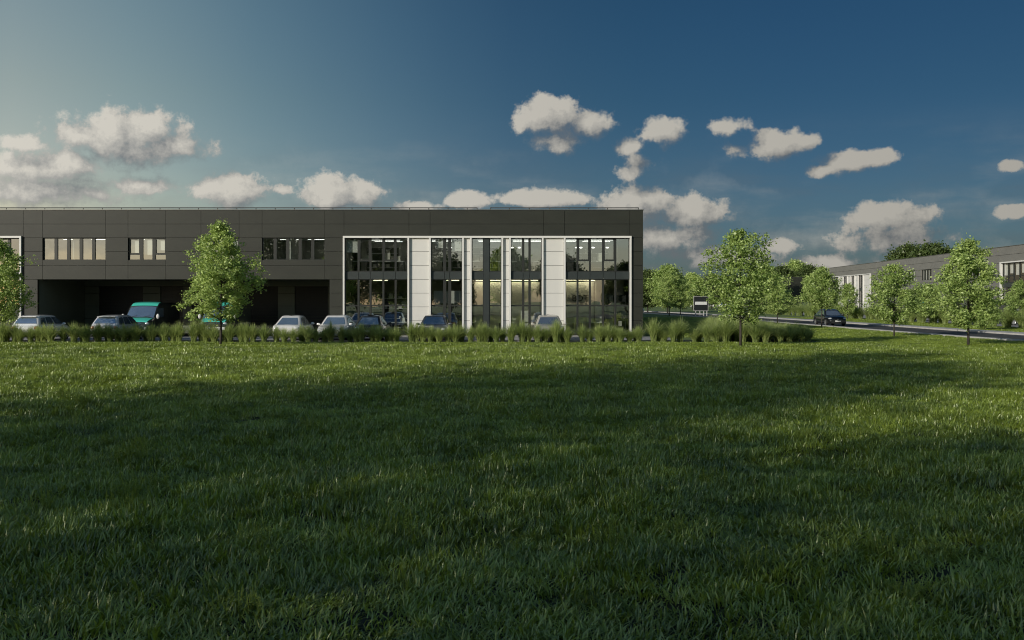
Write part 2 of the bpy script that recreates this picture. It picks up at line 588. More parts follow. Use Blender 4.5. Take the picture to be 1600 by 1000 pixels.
# ---- the long building across the lawn
MAIN = empty('office_building', (0, DF, 0))
tag(MAIN, 'long dark clad office and warehouse building with white finned glazed corner facing the lawn', 'building')
U0, U1 = PX(-330), PX(1005)
JX = [PX(p) for p in (-330, -230, -130, -60)] + [PX(36.4), PX(66.4), PX(164.6), PX(200), PX(259), PX(314), PX(373.6),
      PX(409.5), PX(507.5), PX(537.5), PX(639), PX(672), PX(849), PX(882), PX(984), PX(1005)]
JX[0], JX[-1] = U0, U1
WS0, WS1 = PX(536.3), PX(986.5)
LS0, LS1 = PX(-230), PX(34.6)
WIN = [(PX(66.4), PX(164.6), 5), (PX(200), PX(259), 3), (PX(314), PX(373.6), 3), (PX(409.5), PX(507.5), 5)]
REC0, REC1 = PX(58.5), PX(515)
holes = [(a, b, 5.08, 6.57) for a, b, n in WIN]
holes += [(REC0, REC1, 0.0, 3.80), (WS0, WS1, 0.0, FR_T), (LS0, LS1, 0.0, FR_T)]
cells(JX, ZJ, holes, 0.0, 0.26, 0.02).build('wall_cladding', M['clad'], MAIN)
for a, b in ((U0, LS0), (LS1, REC0), (REC1, WS0), (WS1, U1)):
    MB().box(a, b, 0.03, 0.26, -0.2, 0.16).build('plinth', M['concrete'], MAIN)
for a, b in ((LS0, LS1), (WS0, WS1)):
    MB().box(a, b, 0.0, 0.26, -0.2, 0.09).build('plinth', M['concrete'], MAIN)
shell(MAIN, U0, U1, 80.0)
for k, (a, b, n) in enumerate(WIN):
    d = [a + (b - a) * i / n for i in range(1, n)]
    wo = make_window(MAIN, a + 0.002, b - 0.002, 5.082, 6.568, d, y=0.13, w=0.2, sashes=(0, 2) if n == 3 else (), sash_z=5.5)
    bl = MB()
    if n == 3:
        for i in range(3):
            bl.box(a + (b - a) * i / 3 + 0.14, a + (b - a) * (i + 1) / 3 - 0.14, 0.34, 0.36, 5.75 if i == 2 else 5.45, 6.5)
        bl.build('blind', M['blind'], wo)
# rooms behind the upper strip of windows
MB().box(PX(40), PX(530), 0.3, 5.0, 4.2, 4.35).build('upper_floor', M['in_ceil'], MAIN)
MB().box(PX(40), PX(530), 0.3, 5.0, 6.6, 6.75).build('upper_ceiling', M['in_ceil'], MAIN)
MB().box(PX(40), PX(530), 5.0, 5.2, 4.36, 6.59).build('upper_back_wall', M['in_wall'], MAIN)
for p in (62, 110, 182, 285, 392, 450, 520):
    MB().box(PX(p) - 0.07, PX(p) + 0.07, 0.5, 4.99, 4.36, 6.59).build('partition', M['in_wall'], MAIN)
for p in (75, 120, 205, 330, 425, 470):
    MB().box(PX(p), PX(p) + 1.4, 2.2, 2.24, 6.57, 6.59).build('ceiling_lamp', M['lampw'], MAIN)  # strips added to light the back wall behind the upper windows

# the loading dock
DR = 7.0
dk = DF + DR
MB().box(REC0 - 0.2, REC1 + 0.2, 0.27, DR, 3.83, 4.03).build('dock_soffit', M['clad_in'], MAIN)
MB().box(REC0 - 0.2, REC0 - 0.002, 0.27, DR, 0.0, 3.82).build('dock_side_wall', M['clad_in'], MAIN)
MB().box(REC1 + 0.002, REC1 + 0.2, 0.27, DR, 0.0, 3.82).build('dock_side_wall', M['clad_in'], MAIN)
doors = [(155, 223), (251, 285), (300, 352), (372, 434), (461, 512)]
doors = [(PX(a, dk), PX(b, dk)) for a, b in doors]
px0 = REC0
zd = PZ(447.5, dk)
for a, b in doors:
    cells([px0, a - 0.01], [0.0] + ZJ[1:4] + [zd], [], DR, DR + 0.2, 0.025).build('dock_pier', M['clad_in'], MAIN)
    px0 = b + 0.01
    dm = MB()
    z = 0.02
    while z < zd - 0.02:
        dm.box(a, b, DR + 0.08, DR + 0.14, z, min(z + 0.1, zd - 0.01))
        z += 0.108
    dm.build('roller_door', M['door'], MAIN)
cells([px0, REC1], [0.0] + ZJ[1:4] + [zd], [], DR, DR + 0.2, 0.025).build('dock_pier', M['clad_in'], MAIN)
MB().box(REC0, REC1, DR + 0.01, DR + 0.2, zd + 0.01, 3.82).build('dock_lintel', M['clad_in'], MAIN)


def dv(*p):
    return [PX(q) for q in p]


bays = [
    (PX(537.5), PX(638.3), 'glass', dv(559.8, 578.5, 598.6, 617.8), {'sash': (1, 3)}),
    (PX(638.3), PX(672), 'panel', [], {}),
    (PX(672), PX(723.6), 'glass', dv(694.5, 702.5), {'w': 0.2}),
    (PX(723.6), PX(735.7), 'panel', [], {}),
    (PX(735.7), PX(784.8), 'split', dv(755.5, 764.5), {}),
    (PX(784.8), PX(796.8), 'panel', [], {}),
    (PX(796.8), PX(847.8), 'glass', dv(817.5, 827.5), {'w': 0.16}),
    (PX(847.8), PX(882.2), 'panel', [], {}),
    (PX(882.2), PX(985), 'glass', dv(902.5, 922, 942.5, 961.8), {'sash': (1, 3)}),
]
white_section(MAIN, WS0, WS1, bays)
white_section(MAIN, LS0, LS1, [(PX(-228), PX(-110), 'glass', dv(-204, -180, -156, -133), {}),
                               (PX(-110), PX(-70), 'panel', [], {}),
                               (PX(-70), PX(33.2), 'glass', dv(-49, -28, -7, 13.5), {'sash': (1, 3)})])
rooms(MAIN, WS0 + 0.1, WS1 - 0.1, 7.0, cross=(PX(655), PX(865)),
      warm=[(PX(737), PX(846), 4.6), (PX(884), PX(936), 4.2)])
rooms(MAIN, LS0 + 0.1, LS1 - 0.1, 7.0, cross=(PX(-90),), lit=False)
# round columns in the lobby, blinds pulled half way
for p in (943, 977):
    MB().tube([(PX(p), 3.2, 0.13), (PX(p), 3.2, 3.85)], 0.3, 20).build('lobby_column', M['in_wall'], MAIN, smooth=True)
for a, b, z in ((540, 558, 5.6), (680, 692, 5.9), (706, 721, 5.7)):
    MB().box(PX(a), PX(b), 0.3, 0.32, z, 6.45).build('blind', M['blind'], MAIN)
MB().box(PX(676), PX(721), 0.9, 0.92, 2.2, 3.05).build('blind', M['blind'], MAIN)
for p in (700, 800, 812, 905, 912, 932, 955):
    q = MB()
    q.tube([(PX(p), 2.6, 6.1), (PX(p), 2.6, 6.65)], 0.008, 5)
    q.build('lamp_cord', M['shelf'], MAIN)
    MB().ellipsoid((PX(p), 2.6, 6.05), (0.11, 0.11, 0.05)).build('pendant_lamp', M['lampw'], MAIN, smooth=True)

railing('roof_railing', 'long thin roof railing over the dark facade, running from the loading dock to the gap',
        U0 + 0.4, PX(746, DF + 0.5), 0.5, [PX(p, DF + 0.5) for p in range(-320, 747, 30)][:40] + [PX(745.5, DF + 0.5)], (0, DF, 0))
railing('roof_railing', 'short thin roof railing above the white finned corner at the building end',
        PX(766, DF + 0.5), PX(998, DF + 0.5), 0.5, [PX(p, DF + 0.5) for p in (766.5, 796, 827, 859, 889, 919, 949, 997.5)], (0, DF, 0))

# ---- furniture seen through the glass
GD = 'white desks inside the glazed ground floor'


def desk(px, y, label, boxes, wide=1.5, z0=0.12, grp=GD):
    t = empty('office_desk', (PX(px, DF + y), DF + y, z0))
    tag(t, label, 'desk', grp)
    MB().box(-wide / 2, wide / 2, -0.35, 0.35, 0.74, 0.78).build('desk_top', M['desk'], t)
    for sx in (-1, 1):
        MB().box(sx * (wide / 2 - 0.06) - 0.03, sx * (wide / 2 - 0.06) + 0.03, -0.3, 0.3, 0, 0.738).build('leg', M['shelf'], t)
    for (bx, bw, bh) in boxes:
        o = empty('paper_box', (PX(px, DF + y) + bx, DF + y, z0 + 0.782))
        tag(o, 'pale box of papers standing on a desk behind the glass', 'box', 'pale boxes on the desks')
        MB().box(-bw / 2, bw / 2, -0.15, 0.15, 0, bh).build('carton', M['item'], o)
        MB().box(-bw / 2 - 0.01, bw / 2 + 0.01, -0.16, 0.16, bh, bh + 0.03).build('lid', M['desk'], o)
    return t


desk(892, 2.2, 'white desk with a pale box behind the lobby glass, nearest the white panel', [(0.35, 0.6, 0.28)])
desk(911, 2.3, 'white desk with two pale boxes behind the lobby letters', [(-0.25, 0.75, 0.3), (0.45, 0.4, 0.5)])
desk(935, 2.4, 'white desk with one small pale box beside the lobby column', [(0.0, 0.4, 0.36)], 1.0)
desk(806, 2.6, 'long white desk behind the three pane glazing beside a narrow white panel', [(-0.2, 0.4, 0.22)], 2.4)
desk(835, 2.6, 'white desk behind the glazing beside the parked beige car', [(-0.1, 0.35, 0.38), (0.35, 0.3, 0.3)], 1.6)
desk(742, 2.4, 'white desk behind the narrow pane next to the dark panel', [(0.2, 0.4, 0.25)], 1.3)
desk(627, 2.0, 'white desk in the dim room behind the black car', [(0.1, 0.35, 0.3)], 1.4)


def shelf(px, y, w, label, levels, fill, z0=0.12, floor='ground'):
    t = empty('shelving_unit', (PX(px, DF + y), DF + y, z0))
    tag(t, label, 'shelving', 'shelving units behind the %s floor glazing' % floor)
    h = levels[-1] + 0.45
    for sx in (-1, 1):
        MB().box(sx * w / 2 - 0.02, sx * w / 2 + 0.02, -0.18, 0.18, 0, h).build('upright', M['shelf'], t)
    for z in levels:
        MB().box(-w / 2 + 0.021, w / 2 - 0.021, -0.18, 0.18, z, z + 0.03).build('shelf', M['desk'] if fill else M['shelf'], t)
    MB().box(-w / 2 + 0.021, w / 2 - 0.021, 0.15, 0.17, 0.05, h - 0.02).build('back_panel', M['shelf'], t)
    rr = random.Random(int(px))
    for z in levels:
        x = -w / 2 + 0.2
        while x < w / 2 - 0.25:
            if rr.random() < 0.5:
                bw, bh = rr.uniform(0.12, 0.26), rr.uniform(0.12, 0.34)
                o = empty('shelf_box', (PX(px, DF + y) + x, DF + y - 0.02, z0 + z + 0.03))
                tag(o, 'small pale storage box on a shelf behind the %s floor glazing' % floor, 'box', 'pale boxes on the %s floor shelves' % floor)
                MB().box(-bw / 2, bw / 2, -0.12, 0.1, 0, bh).build('carton', M['item'], o)
                MB().box(-bw / 2 - 0.008, bw / 2 + 0.008, -0.128, 0.108, bh, bh + 0.02).build('lid', M['desk'], o)
            x += 0.32
    return t


shelf(607, 3.0, 2.6, 'wide dark shelving with pale boxes behind the five pane glazing', [0.4, 1.0, 1.7, 2.4], 1)
shelf(571, 3.6, 1.6, 'narrow dark shelving behind the five pane glazing nearest the dark wall', [0.5, 1.2, 1.9], 1)
shelf(686, 3.4, 2.0, 'dark shelving behind the grey parked car and half drawn blind', [0.5, 1.1, 1.8], 1)
shelf(967, 2.2, 0.9, 'tall slim black shelving between the lobby columns', [0.5, 0.9, 1.3, 1.75, 2.2], 0)
UG = 'white desks inside the upper floor glazing'
desk(571, 1.6, 'white desk behind the upper five pane glazing nearest the dark wall', [(0.2, 0.5, 0.4)], 1.8, 4.3, UG)
desk(612, 1.8, 'white desk with boxes behind the upper five pane glazing', [(-0.3, 0.4, 0.5), (0.4, 0.4, 0.3)], 1.8, 4.3, UG)
desk(690, 1.6, 'white desk behind the upper glazing above the dark grey saloon', [(0.1, 0.4, 0.45)], 1.5, 4.3, UG)
desk(745, 1.7, 'white desk behind the upper narrow pane left of the dark panel', [(0.0, 0.3, 0.4)], 1.2, 4.3, UG)
desk(775, 1.7, 'white desk behind the upper narrow pane right of the dark panel', [(-0.1, 0.4, 0.5)], 1.2, 4.3, UG)
desk(812, 1.6, 'white desk behind the upper three pane glazing', [(0.2, 0.5, 0.35)], 1.8, 4.3, UG)
desk(838, 1.7, 'white desk at the right of the upper three pane glazing', [(-0.2, 0.3, 0.45)], 1.0, 4.3, UG)
desk(902, 1.6, 'white desk above the lobby letters behind the upper glazing', [(0.1, 0.4, 0.3)], 1.6, 4.3, UG)
desk(945, 1.6, 'white desk behind the upper glazing at the building corner', [(-0.3, 0.4, 0.5)], 1.8, 4.3, UG)
shelf(598, 4.5, 2.2, 'dark shelving with boxes in the upper room by the wide white panel', [0.4, 0.9, 1.4], 1, 4.3, 'upper')
shelf(711, 4.6, 1.8, 'dark shelving with boxes in the upper room left of a narrow white panel', [0.4, 0.9, 1.4], 1, 4.3, 'upper')
shelf(756, 4.6, 2.0, 'dark shelving with boxes in the upper room behind the dark panel', [0.4, 0.9, 1.4], 1, 4.3, 'upper')
shelf(923, 4.7, 2.4, 'dark shelving with boxes in the upper corner room', [0.4, 0.9, 1.4], 1, 4.3, 'upper')
t = tag(empty('lobby_totem', (PX(952, DF + 2.4), DF + 2.4, 0.12)), 'tall dark grey totem slab standing before the lobby column', 'totem')
MB().box(-0.27, 0.27, -0.12, 0.12, 0.06, 2.75).build('slab', M['spandrel'], t)
MB().box(-0.32, 0.32, -0.2, 0.2, 0.0, 0.06).build('base', M['shelf'], t)
cu = bpy.data.curves.new('letters', 'FONT')
cu.body = 'BDT'
cu.size = 0.62
cu.extrude = 0.02
tmp = bpy.data.objects.new('letters_tmp', cu)
COL.objects.link(tmp)
bpy.context.view_layer.update()
me = bpy.data.meshes.new_from_object(tmp)
bpy.data.objects.remove(tmp)
me.materials.clear()
so = link('wall_letters', me, M['signblack'])
so.location = (PX(893.5, DF + 4.16), DF + 4.16, PZ(470.5, DF + 4.16))
so.rotation_euler = (R(90), 0, 0)
tag(so, 'dark BDT letters mounted on the lit lobby wall', 'lettering')

# ---- the twin building on the far side of the road
ang = math.atan2(-82.5, -5.9)
TW = empty('office_building', (61.6, 187.0, 0), ang)
tag(TW, 'dark clad building across the road with white finned far end, seen at an angle', 'building')
TL = 118.0
ws = [(0.6, 27.5), (77.0, 104.0)]
wins = [(42.4, 48.6), (51.1, 55.2), (58.6, 62.5), (68.0, 72.0)]
garages = [(34.0, 58.0), (62.0, 74.0)]
jt = [0.0, 0.6, 8, 16, 27.5, 32, 37, 42.4, 48.6, 51.1, 55.2, 58.6, 62.5, 68.0, 72.0, 77.0, 86, 95, 104.0, 110, TL]
hl = [(a, b, 5.08, 6.57) for a, b in wins] + [(a, b, 0, FR_T) for a, b in ws] + [(a, b, 0, 3.8) for a, b in garages]
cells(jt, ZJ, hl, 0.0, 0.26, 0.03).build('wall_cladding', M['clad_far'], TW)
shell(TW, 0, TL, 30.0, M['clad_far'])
for a, b in wins:
    wo = make_window(TW, a + 0.002, b - 0.002, 5.082, 6.568, [a + (b - a) * k / 4 for k in (1, 2, 3)], y=0.13, w=0.2, glass='glass_far')
    bl = MB()
    for k in range(4):
        bl.box(a + (b - a) * k / 4 + 0.18, a + (b - a) * (k + 1) / 4 - 0.14, 0.3, 0.32, 5.14, 6.5)
    bl.build('blind', M['blind'], wo)
for a, b in garages:
    MB().box(a - 0.2, b + 0.2, 5.0, 5.2, 0, 4.0).build('dock_back_wall', M['door'], TW)
    MB().box(a - 0.2, b + 0.2, 0.27, 4.99, 3.83, 4.0).build('dock_soffit', M['clad_in'], TW)
    MB().box(a - 0.2, a - 0.002, 0.27, 4.99, 0, 3.82).build('dock_side_wall', M['clad_in'], TW)
    MB().box(b + 0.002, b + 0.2, 0.27, 4.99, 0, 3.82).build('dock_side_wall', M['clad_in'], TW)
for (a, b) in ws:
    s = a + 0.2
    e = b - 0.2
    bb = [(s, s + 7.2, 'glass', [s + 1.45, s + 2.9, s + 4.3, s + 5.75], {'sash': (1, 3)}), (s + 7.2, s + 10.0, 'panel', [], {}),
          (s + 10.0, s + 12.8, 'glass', [s + 11.3], {'w': 0.2}), (s + 12.8, s + 15.0, 'panel', [], {}),
          (s + 15.0, s + 17.6, 'glass', [s + 16.3], {}), (s + 17.6, s + 19.6, 'panel', [], {}),
          (s + 19.6, s + 22.6, 'glass', [s + 21.0, s + 21.7], {}), (s + 22.6, e, 'panel', [], {})]
    white_section(TW, a, b, bb, glass='glass_far')
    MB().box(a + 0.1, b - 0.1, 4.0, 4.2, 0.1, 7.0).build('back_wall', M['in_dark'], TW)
    MB().box(a + 0.1, b - 0.1, 0.3, 3.99, 3.86, 4.28).build('upper_floor', M['in_ceil'], TW)
    bl = MB()
    for k in range(5):
        bl.box(s + 1.44 * k + 0.12, s + 1.44 * (k + 1) - 0.14, 0.3, 0.32, 5.35 if k % 2 else 5.15, 6.45)
    bl.build('blind', M['blind'], TW)

# ---- two more far off
FA = empty('warehouse', (67.0, 262.0, 0))
tag(FA, 'plain dark box warehouse half hidden behind the road trees', 'warehouse')
for a, b in ((0, 4), (4, 8), (8, 12.3)):
    cells([a, b], [0] + [0.3 + 1.0 * k for k in range(9)], [(5.0, 7.0, 0, 2.3)], 0, 0.25, 0.03).build('wall_cladding', M['clad'], FA)
MB().box(5.0, 7.0, 0.05, 0.1, 0.0, 2.29).build('door', M['door'], FA)
MB().box(0, 0.2, 0.26, 18, 0, 8.2).build('end_wall', M['clad'], FA)
MB().box(12.1, 12.3, 0.26, 18, 0, 8.2).build('end_wall', M['clad'], FA)
MB().box(0.21, 12.09, 17.8, 18, 0, 8.2).build('rear_wall', M['clad'], FA)
MB().box(0.21, 12.09, 0.26, 17.79, 7.8, 8.0).build('roof', M['roof'], FA)
MB().box(-0.03, 12.33, -0.04, 0.3, 8.3, 8.38).build('parapet_cap', M['cap'], FA)

FB = empty('office_building', (55.5, 300.0, 0), R(-8))
tag(FB, 'small pale grey building with white fins far beyond the notice board', 'building')
MB().box(0, 34, 0, 0.25, 5.6, 7.4).build('wall_cladding', M['cap'], FB)
MB().box(0, 34, 0.26, 14, 0, 7.38).build('wall_body', M['in_dark'], FB)
for k in range(16):
    MB().box(0.2 + k * 2.1, 1.1 + k * 2.1, -0.15, 0.24, 0, 5.58).build('fin', M['white_fin'], FB)
    g = MB()
    x0, x1 = 1.12 + k * 2.1, 2.28 + k * 2.1
    g.box(x0, x1, 0.1, 0.2, 0.3, 5.5)
    g.build('window', M['carglass'], FB)
MB().box(-0.05, 34.05, -0.1, 14.05, 7.4, 7.5).build('parapet_cap', M['cap'], FB)

# ------------------------------------------------------------------ vehicles
def lerp(a, b, t):
    return a + (b - a) * t


def interp(tab, x):
    if x <= tab[0][0]:
        return tab[0][1]
    for (x0, y0), (x1, y1) in zip(tab, tab[1:]):
        if x <= x1:
            t = (x - x0) / (x1 - x0)
            return lerp(y0, y1, t)
    return tab[-1][1]


def smooth_interp(tab, x, h=0.06):
    return (interp(tab, x - h) + interp(tab, x) * 2 + interp(tab, x + h)) / 4


class Shell:
    """lofted body: ztop(x), half width w(x), ground line zb(x) with wheel arches, crown"""

    def __init__(self, L, ztop, w, zb, axles, wr, side=0.9, top=0.86):
        self.L, self.ztop, self.w, self.zb, self.axles, self.wr, self.side, self.top = L, ztop, w, zb, axles, wr, side, top

    def section(self, x):
        w = smooth_interp(self.w, x)
        zt = smooth_interp(self.ztop, x)
        zb = interp(self.zb, x)
        za = zb
        for a in self.axles:
            d = abs(x - a)
            r = self.wr + 0.07
            if d < r:
                za = max(za, self.wr + math.sqrt(r * r - d * d))
        za = min(za, zt - 0.12)
        h = zt - zb
        return [(0, zb), (w * 0.8, zb), (w * 0.965, za), (w * 0.995, max(za + 0.01, zb + h * 0.32)),
                (w, max(za + 0.02, zb + h * 0.55)), (w * 0.985, max(za + 0.03, zt - 0.16 * self.side)),
                (w * 0.95, zt - 0.045), (w * self.top, zt - 0.005), (w * 0.5, zt + 0.022), (0, zt + 0.03)]

    def surf(self, x, y):
        s = self.section(x)[6:]
        y = abs(y)
        for (y1, z1), (y0, z0) in zip(s, s[1:]):
            if y0 <= y <= y1:
                t = (y - y0) / max(y1 - y0, 1e-6)
                return lerp(z0, z1, t)
        return s[0][1]

    def build(self, mb):
        n = int(self.L / 0.09)
        rows = []
        for i in range(n + 1):
            x = -self.L / 2 + self.L * i / n
            s = self.section(x)
            rows.append([(x, -y, z) for y, z in s] + [(x, y, z) for y, z in reversed(s[:-1])])
        mb.grid(rows)
        for r, rev in ((rows[0], False), (rows[-1], True)):
            k = len(mb.v)
            mb.v += r
            idx = list(range(k, k + len(r)))
            mb.f.append(tuple(reversed(idx)) if rev else tuple(idx))


class Cabin:
    """greenhouse: base and top rectangles with rounded corners and a bulge"""

    def __init__(self, xr0, xf0, xr1, xf1, wb, wt, zb, zt):
        self.__dict__.update(locals())

    def at(self, t):
        b = math.sin(math.pi * min(max(t, 0), 1)) * 0.035
        return (lerp(self.xr0, self.xr1, t) - b, lerp(self.xf0, self.xf1, t) + b, lerp(self.wb, self.wt, t) + b * 0.5,
                lerp(self.zb, self.zt, t))

    def arch(self, t, x):
        xr, xf = self.xr1, self.xf1
        m, h = (xr + xf) / 2 + 0.05, (xf - xr) / 2 + 0.35
        return 0.075 * max(t, 0) ** 1.5 * (1 - min(((x - m) / h) ** 2, 1.6)) - 0.02 * t

    def ring(self, t, inset=0.0, dz=0.0, r=0.19):
        xr, xf, w, z = self.at(t)
        xr += inset * 2.2
        xf -= inset * 2.2
        w -= inset
        pts = []
        for cx, cy, a0 in ((xf - r, w - r, 0), (xr + r, w - r, 90), (xr + r, -w + r, 180), (xf - r, -w + r, 270)):
            for k in range(6):
                a = R(a0 + 90 * k / 5)
                x_ = cx + r * math.cos(a)
                pts.append((x_, cy + r * math.sin(a), z + dz + self.arch(t, x_)))
        return pts

    def build(self, mb):
        rows = [self.ring(t) for t in (0, 0.12, 0.3, 0.5, 0.7, 0.86, 0.95, 1.0)]
        rows += [self.ring(1.0, 0.05, 0.022), self.ring(1.0, 0.13, 0.038), self.ring(1.0, 0.3, 0.05), self.ring(1.0, 0.5, 0.055)]
        mb.grid(rows, closed=True)
        k = len(mb.v)
        mb.v += rows[-1]
        mb.f.append(tuple(range(k, k + len(rows[-1]))))

    def front(self, rear=False, t0=0.1, t1=0.9, m=0.12, off=0.012):
        mb = MB()
        rows = []
        for i in range(6):
            t = lerp(t0, t1, i / 5)
            xr, xf, w, z = self.at(t)
            row = []
            for k in range(9):
                s = lerp(-1, 1, k / 8)
                y = s * (w - m)
                x = (xr - off) if rear else (xf + off)
                row.append((x, y, z + 0.004 + self.arch(t, x)))
            rows.append(row)
        if rear:
            rows = [list(reversed(r)) for r in rows]
        return mb.grid(rows)

    def side(self, sgn, a, b, t0=0.12, t1=0.86, off=0.012):
        """glass from fraction a to b of the length"""
        mb = MB()
        rows = []
        for i in range(5):
            t = lerp(t0, t1, i / 4)
            xr, xf, w, z = self.at(t)
            xr += 0.15
            xf -= 0.15
            row = [(lerp(xr, xf, lerp(a, b, k / 6)), sgn * (w + off), z + self.arch(t, lerp(xr, xf, lerp(a, b, k / 6)))) for k in range(7)]
            rows.append(row if sgn < 0 else list(reversed(row)))
        return mb.grid(rows)


def wheel(parent, x, y, r, out):
    t = MB()
    prof = [(r - 0.1, -0.095), (r - 0.02, -0.1), (r, -0.07), (r, 0.07), (r - 0.02, 0.1), (r - 0.1, 0.095)]
    t.grid([[(x + q * math.cos(2 * math.pi * k / 24), y + d, r + q * math.sin(2 * math.pi * k / 24)) for k in range(24)]
            for q, d in prof], closed=True)
    wo = t.build('wheel', M['tyre'], parent, smooth=True)
    m = MB()
    yy = y + out * 0.07
    for k in range(8):
        a = 2 * math.pi * k / 8
        c, s = math.cos(a), math.sin(a)
        q = 0.035
        m.quad((x + 0.04 * c - q * s, yy, r + 0.04 * s + q * c), (x + 0.04 * c + q * s, yy, r + 0.04 * s - q * c),
               (x + (r - 0.1) * c + 0.05 * s, yy, r + (r - 0.1) * s - 0.05 * c), (x + (r - 0.1) * c - 0.05 * s, yy, r + (r - 0.1) * s + 0.05 * c))
    m.grid([[(x + q * math.cos(2 * math.pi * k / 24), yy + d, r + q * math.sin(2 * math.pi * k / 24)) for k in range(24)]
            for q, d in ((r - 0.13, 0), (r - 0.1, out * 0.02), (r - 0.085, 0))], closed=True)
    m.tube([(x, yy - out * 0.02, r), (x, yy + out * 0.015, r)], 0.06, 12)
    m.build('rim', M['rim'], wo)
    MB().tube([(x, y + out * 0.03, r), (x, y + out * 0.035, r)], r - 0.1, 20).build('brake_disc', M['trim'], wo)
    return wo


def mirror(parent, x, y, z, s, pm):
    m = MB().ellipsoid((x, y + s * 0.13, z), (0.075, 0.12, 0.075))
    m.box(x - 0.03, x + 0.03, min(y - s * 0.04, y + s * 0.08), max(y - s * 0.04, y + s * 0.08), z - 0.07, z - 0.03)
    m.build('wing_mirror', pm, parent, smooth=True)


def make_car(name, pm, kind='hatch', light_tail=False):
    """forward is +x; kinds: hatch, sedan, coupe"""
    root = empty(name)
    L = {'hatch': 4.3, 'sedan': 4.6, 'coupe': 4.25}[kind]
    h = L / 2
    W = 0.9
    ax = (-h + 0.83, h - 0.87)
    wr = 0.325
    if kind == 'hatch':
        zt = [(-h, 0.78), (-h + 0.06, 0.9), (-h + 0.3, 1.0), (0.5, 0.97), (h - 1.0, 0.93), (h - 0.35, 0.82), (h - 0.08, 0.7), (h, 0.56)]
        cab = Cabin(-h + 0.06, h - 1.0, -h + 0.46, 0.42, 0.82, 0.6, 0.93, 1.45)
    elif kind == 'sedan':
        zt = [(-h, 0.74), (-h + 0.06, 0.9), (-h + 0.55, 0.99), (0.5, 0.95), (h - 1.0, 0.93), (h - 0.35, 0.83), (h - 0.08, 0.7), (h, 0.55)]
        cab = Cabin(-h + 0.5, h - 1.1, -h + 1.15, 0.42, 0.82, 0.6, 0.92, 1.43)
    else:
        zt = [(-h, 0.72), (-h + 0.08, 0.9), (-h + 0.5, 1.0), (0.5, 0.96), (h - 1.0, 0.93), (h - 0.4, 0.83), (h - 0.1, 0.68), (h, 0.54)]
        cab = Cabin(-h + 0.2, h - 1.1, -h + 1.15, 0.32, 0.8, 0.56, 0.9, 1.43)
    w = [(-h, W * 0.84), (-h + 0.1, W * 0.93), (-h + 0.5, W), (h - 0.7, W), (h - 0.2, W * 0.9), (h - 0.03, W * 0.78), (h, W * 0.7)]
    zb = [(-h, 0.38), (-h + 0.2, 0.24), (0, 0.2), (h - 0.2, 0.22), (h, 0.3)]
    sh = Shell(L, zt, w, zb, ax, wr)
    mb = MB()
    sh.build(mb)
    cab.build(mb)
    mb.build('body', pm, root, smooth=True)
    cab.front(False, 0.1, 0.9, 0.13).build('windscreen', M['carglass'], root, smooth=True)
    cab.front(True, 0.25 if kind == 'hatch' else 0.16, 0.9, 0.14).build('rear_window', M['carglass'], root, smooth=True)
    cuts = ((0.03, 0.27), (0.31, 0.62), (0.66, 0.99)) if kind != 'coupe' else ((0.08, 0.42), (0.47, 0.99))
    for s in (-1, 1):
        for a, b in cuts:
            cab.side(s, a, b).build('side_window', M['carglass'], root, smooth=True)
        for x in ax:
            wheel(root, x, s * (W - 0.115), wr, s)
        mirror(root, h - 1.42, s * 0.84, 0.99, s, pm)
        hl = MB().ellipsoid((h - 0.24, s * 0.62, 0.69), (0.17, 0.19, 0.085)).build('headlight', M['lens'], root, smooth=True)
        if kind == 'coupe':
            q = MB().ellipsoid((-h + 0.06, s * 0.6, 0.76), (0.08, 0.17, 0.12))
        else:
            q = MB().ellipsoid((-h + 0.07, s * 0.66, 0.8), (0.1, 0.15, 0.1))
        q.build('tail_light', M['lens'] if light_tail else M['red'], root, smooth=True)  # pale lens colour stands in for sun glinting off the tail lamps
        MB().box(-0.62, -0.44, s * 0.896 - 0.012, s * 0.896 + 0.012, 0.77, 0.8).build('door_handle', pm if not light_tail else M['trim'], root)
    MB().box(-h - 0.015, -h + 0.03, -0.26, 0.26, 0.55, 0.66).build('number_plate', M['plate'], root)
    MB().box(h - 0.02, h + 0.016, -0.26, 0.26, 0.4, 0.51).build('number_plate', M['plate'], root)
    g = MB()
    for k in range(4):
        g.box(h - 0.05, h + 0.004, -0.4, 0.4, 0.53 + k * 0.036, 0.548 + k * 0.036)
    g.build('grille', M['trim'], root)
    MB().box(h - 0.06, h + 0.006, -0.6, 0.6, 0.26, 0.36).build('lower_grille', M['trim'], root)
    b = MB()
    for s in (-1, 1):
        b.tube([(h, s * 0.07, 0.585), (h + 0.02, 0, 0.63)], 0.014, 6)
    b.build('badge', M['rim'], root, smooth=True)
    MB().box(-h - 0.01, -h + 0.06, -0.72, 0.72, 0.3, 0.42).build('rear_bumper', M['trim'], root)
    if kind == 'hatch':
        xr, xf, ww, z = cab.at(1.0)
        MB().box(xr - 0.16, xr + 0.12, -0.52, 0.52, z - 0.012, z + 0.02).build('roof_spoiler', pm, root)
        MB().tube([(-h + 0.2, 0.0, 1.03), (-h + 0.33, 0.28, 1.13)], 0.012, 5).build('rear_wiper', M['trim'], root)
    else:
        xr, xf, ww, z = cab.at(1.0)
        MB().ellipsoid((xr + 0.25, 0, z + 0.06), (0.09, 0.02, 0.05)).build('aerial', M['trim'], root, smooth=True)
    d = MB()
    for x in (0.62, -0.32):
        for s in (-1, 1):
            d.box(x - 0.006, x + 0.006, s * 0.9 - 0.004, s * 0.9 + 0.004, 0.3, 0.88)
    d.build('door_seam', M['trim'], root)
    MB().box(-0.02, 0.04, -0.12, 0.12, 1.27, 1.33).build('rear_view_mirror', M['trim'], root)
    return root


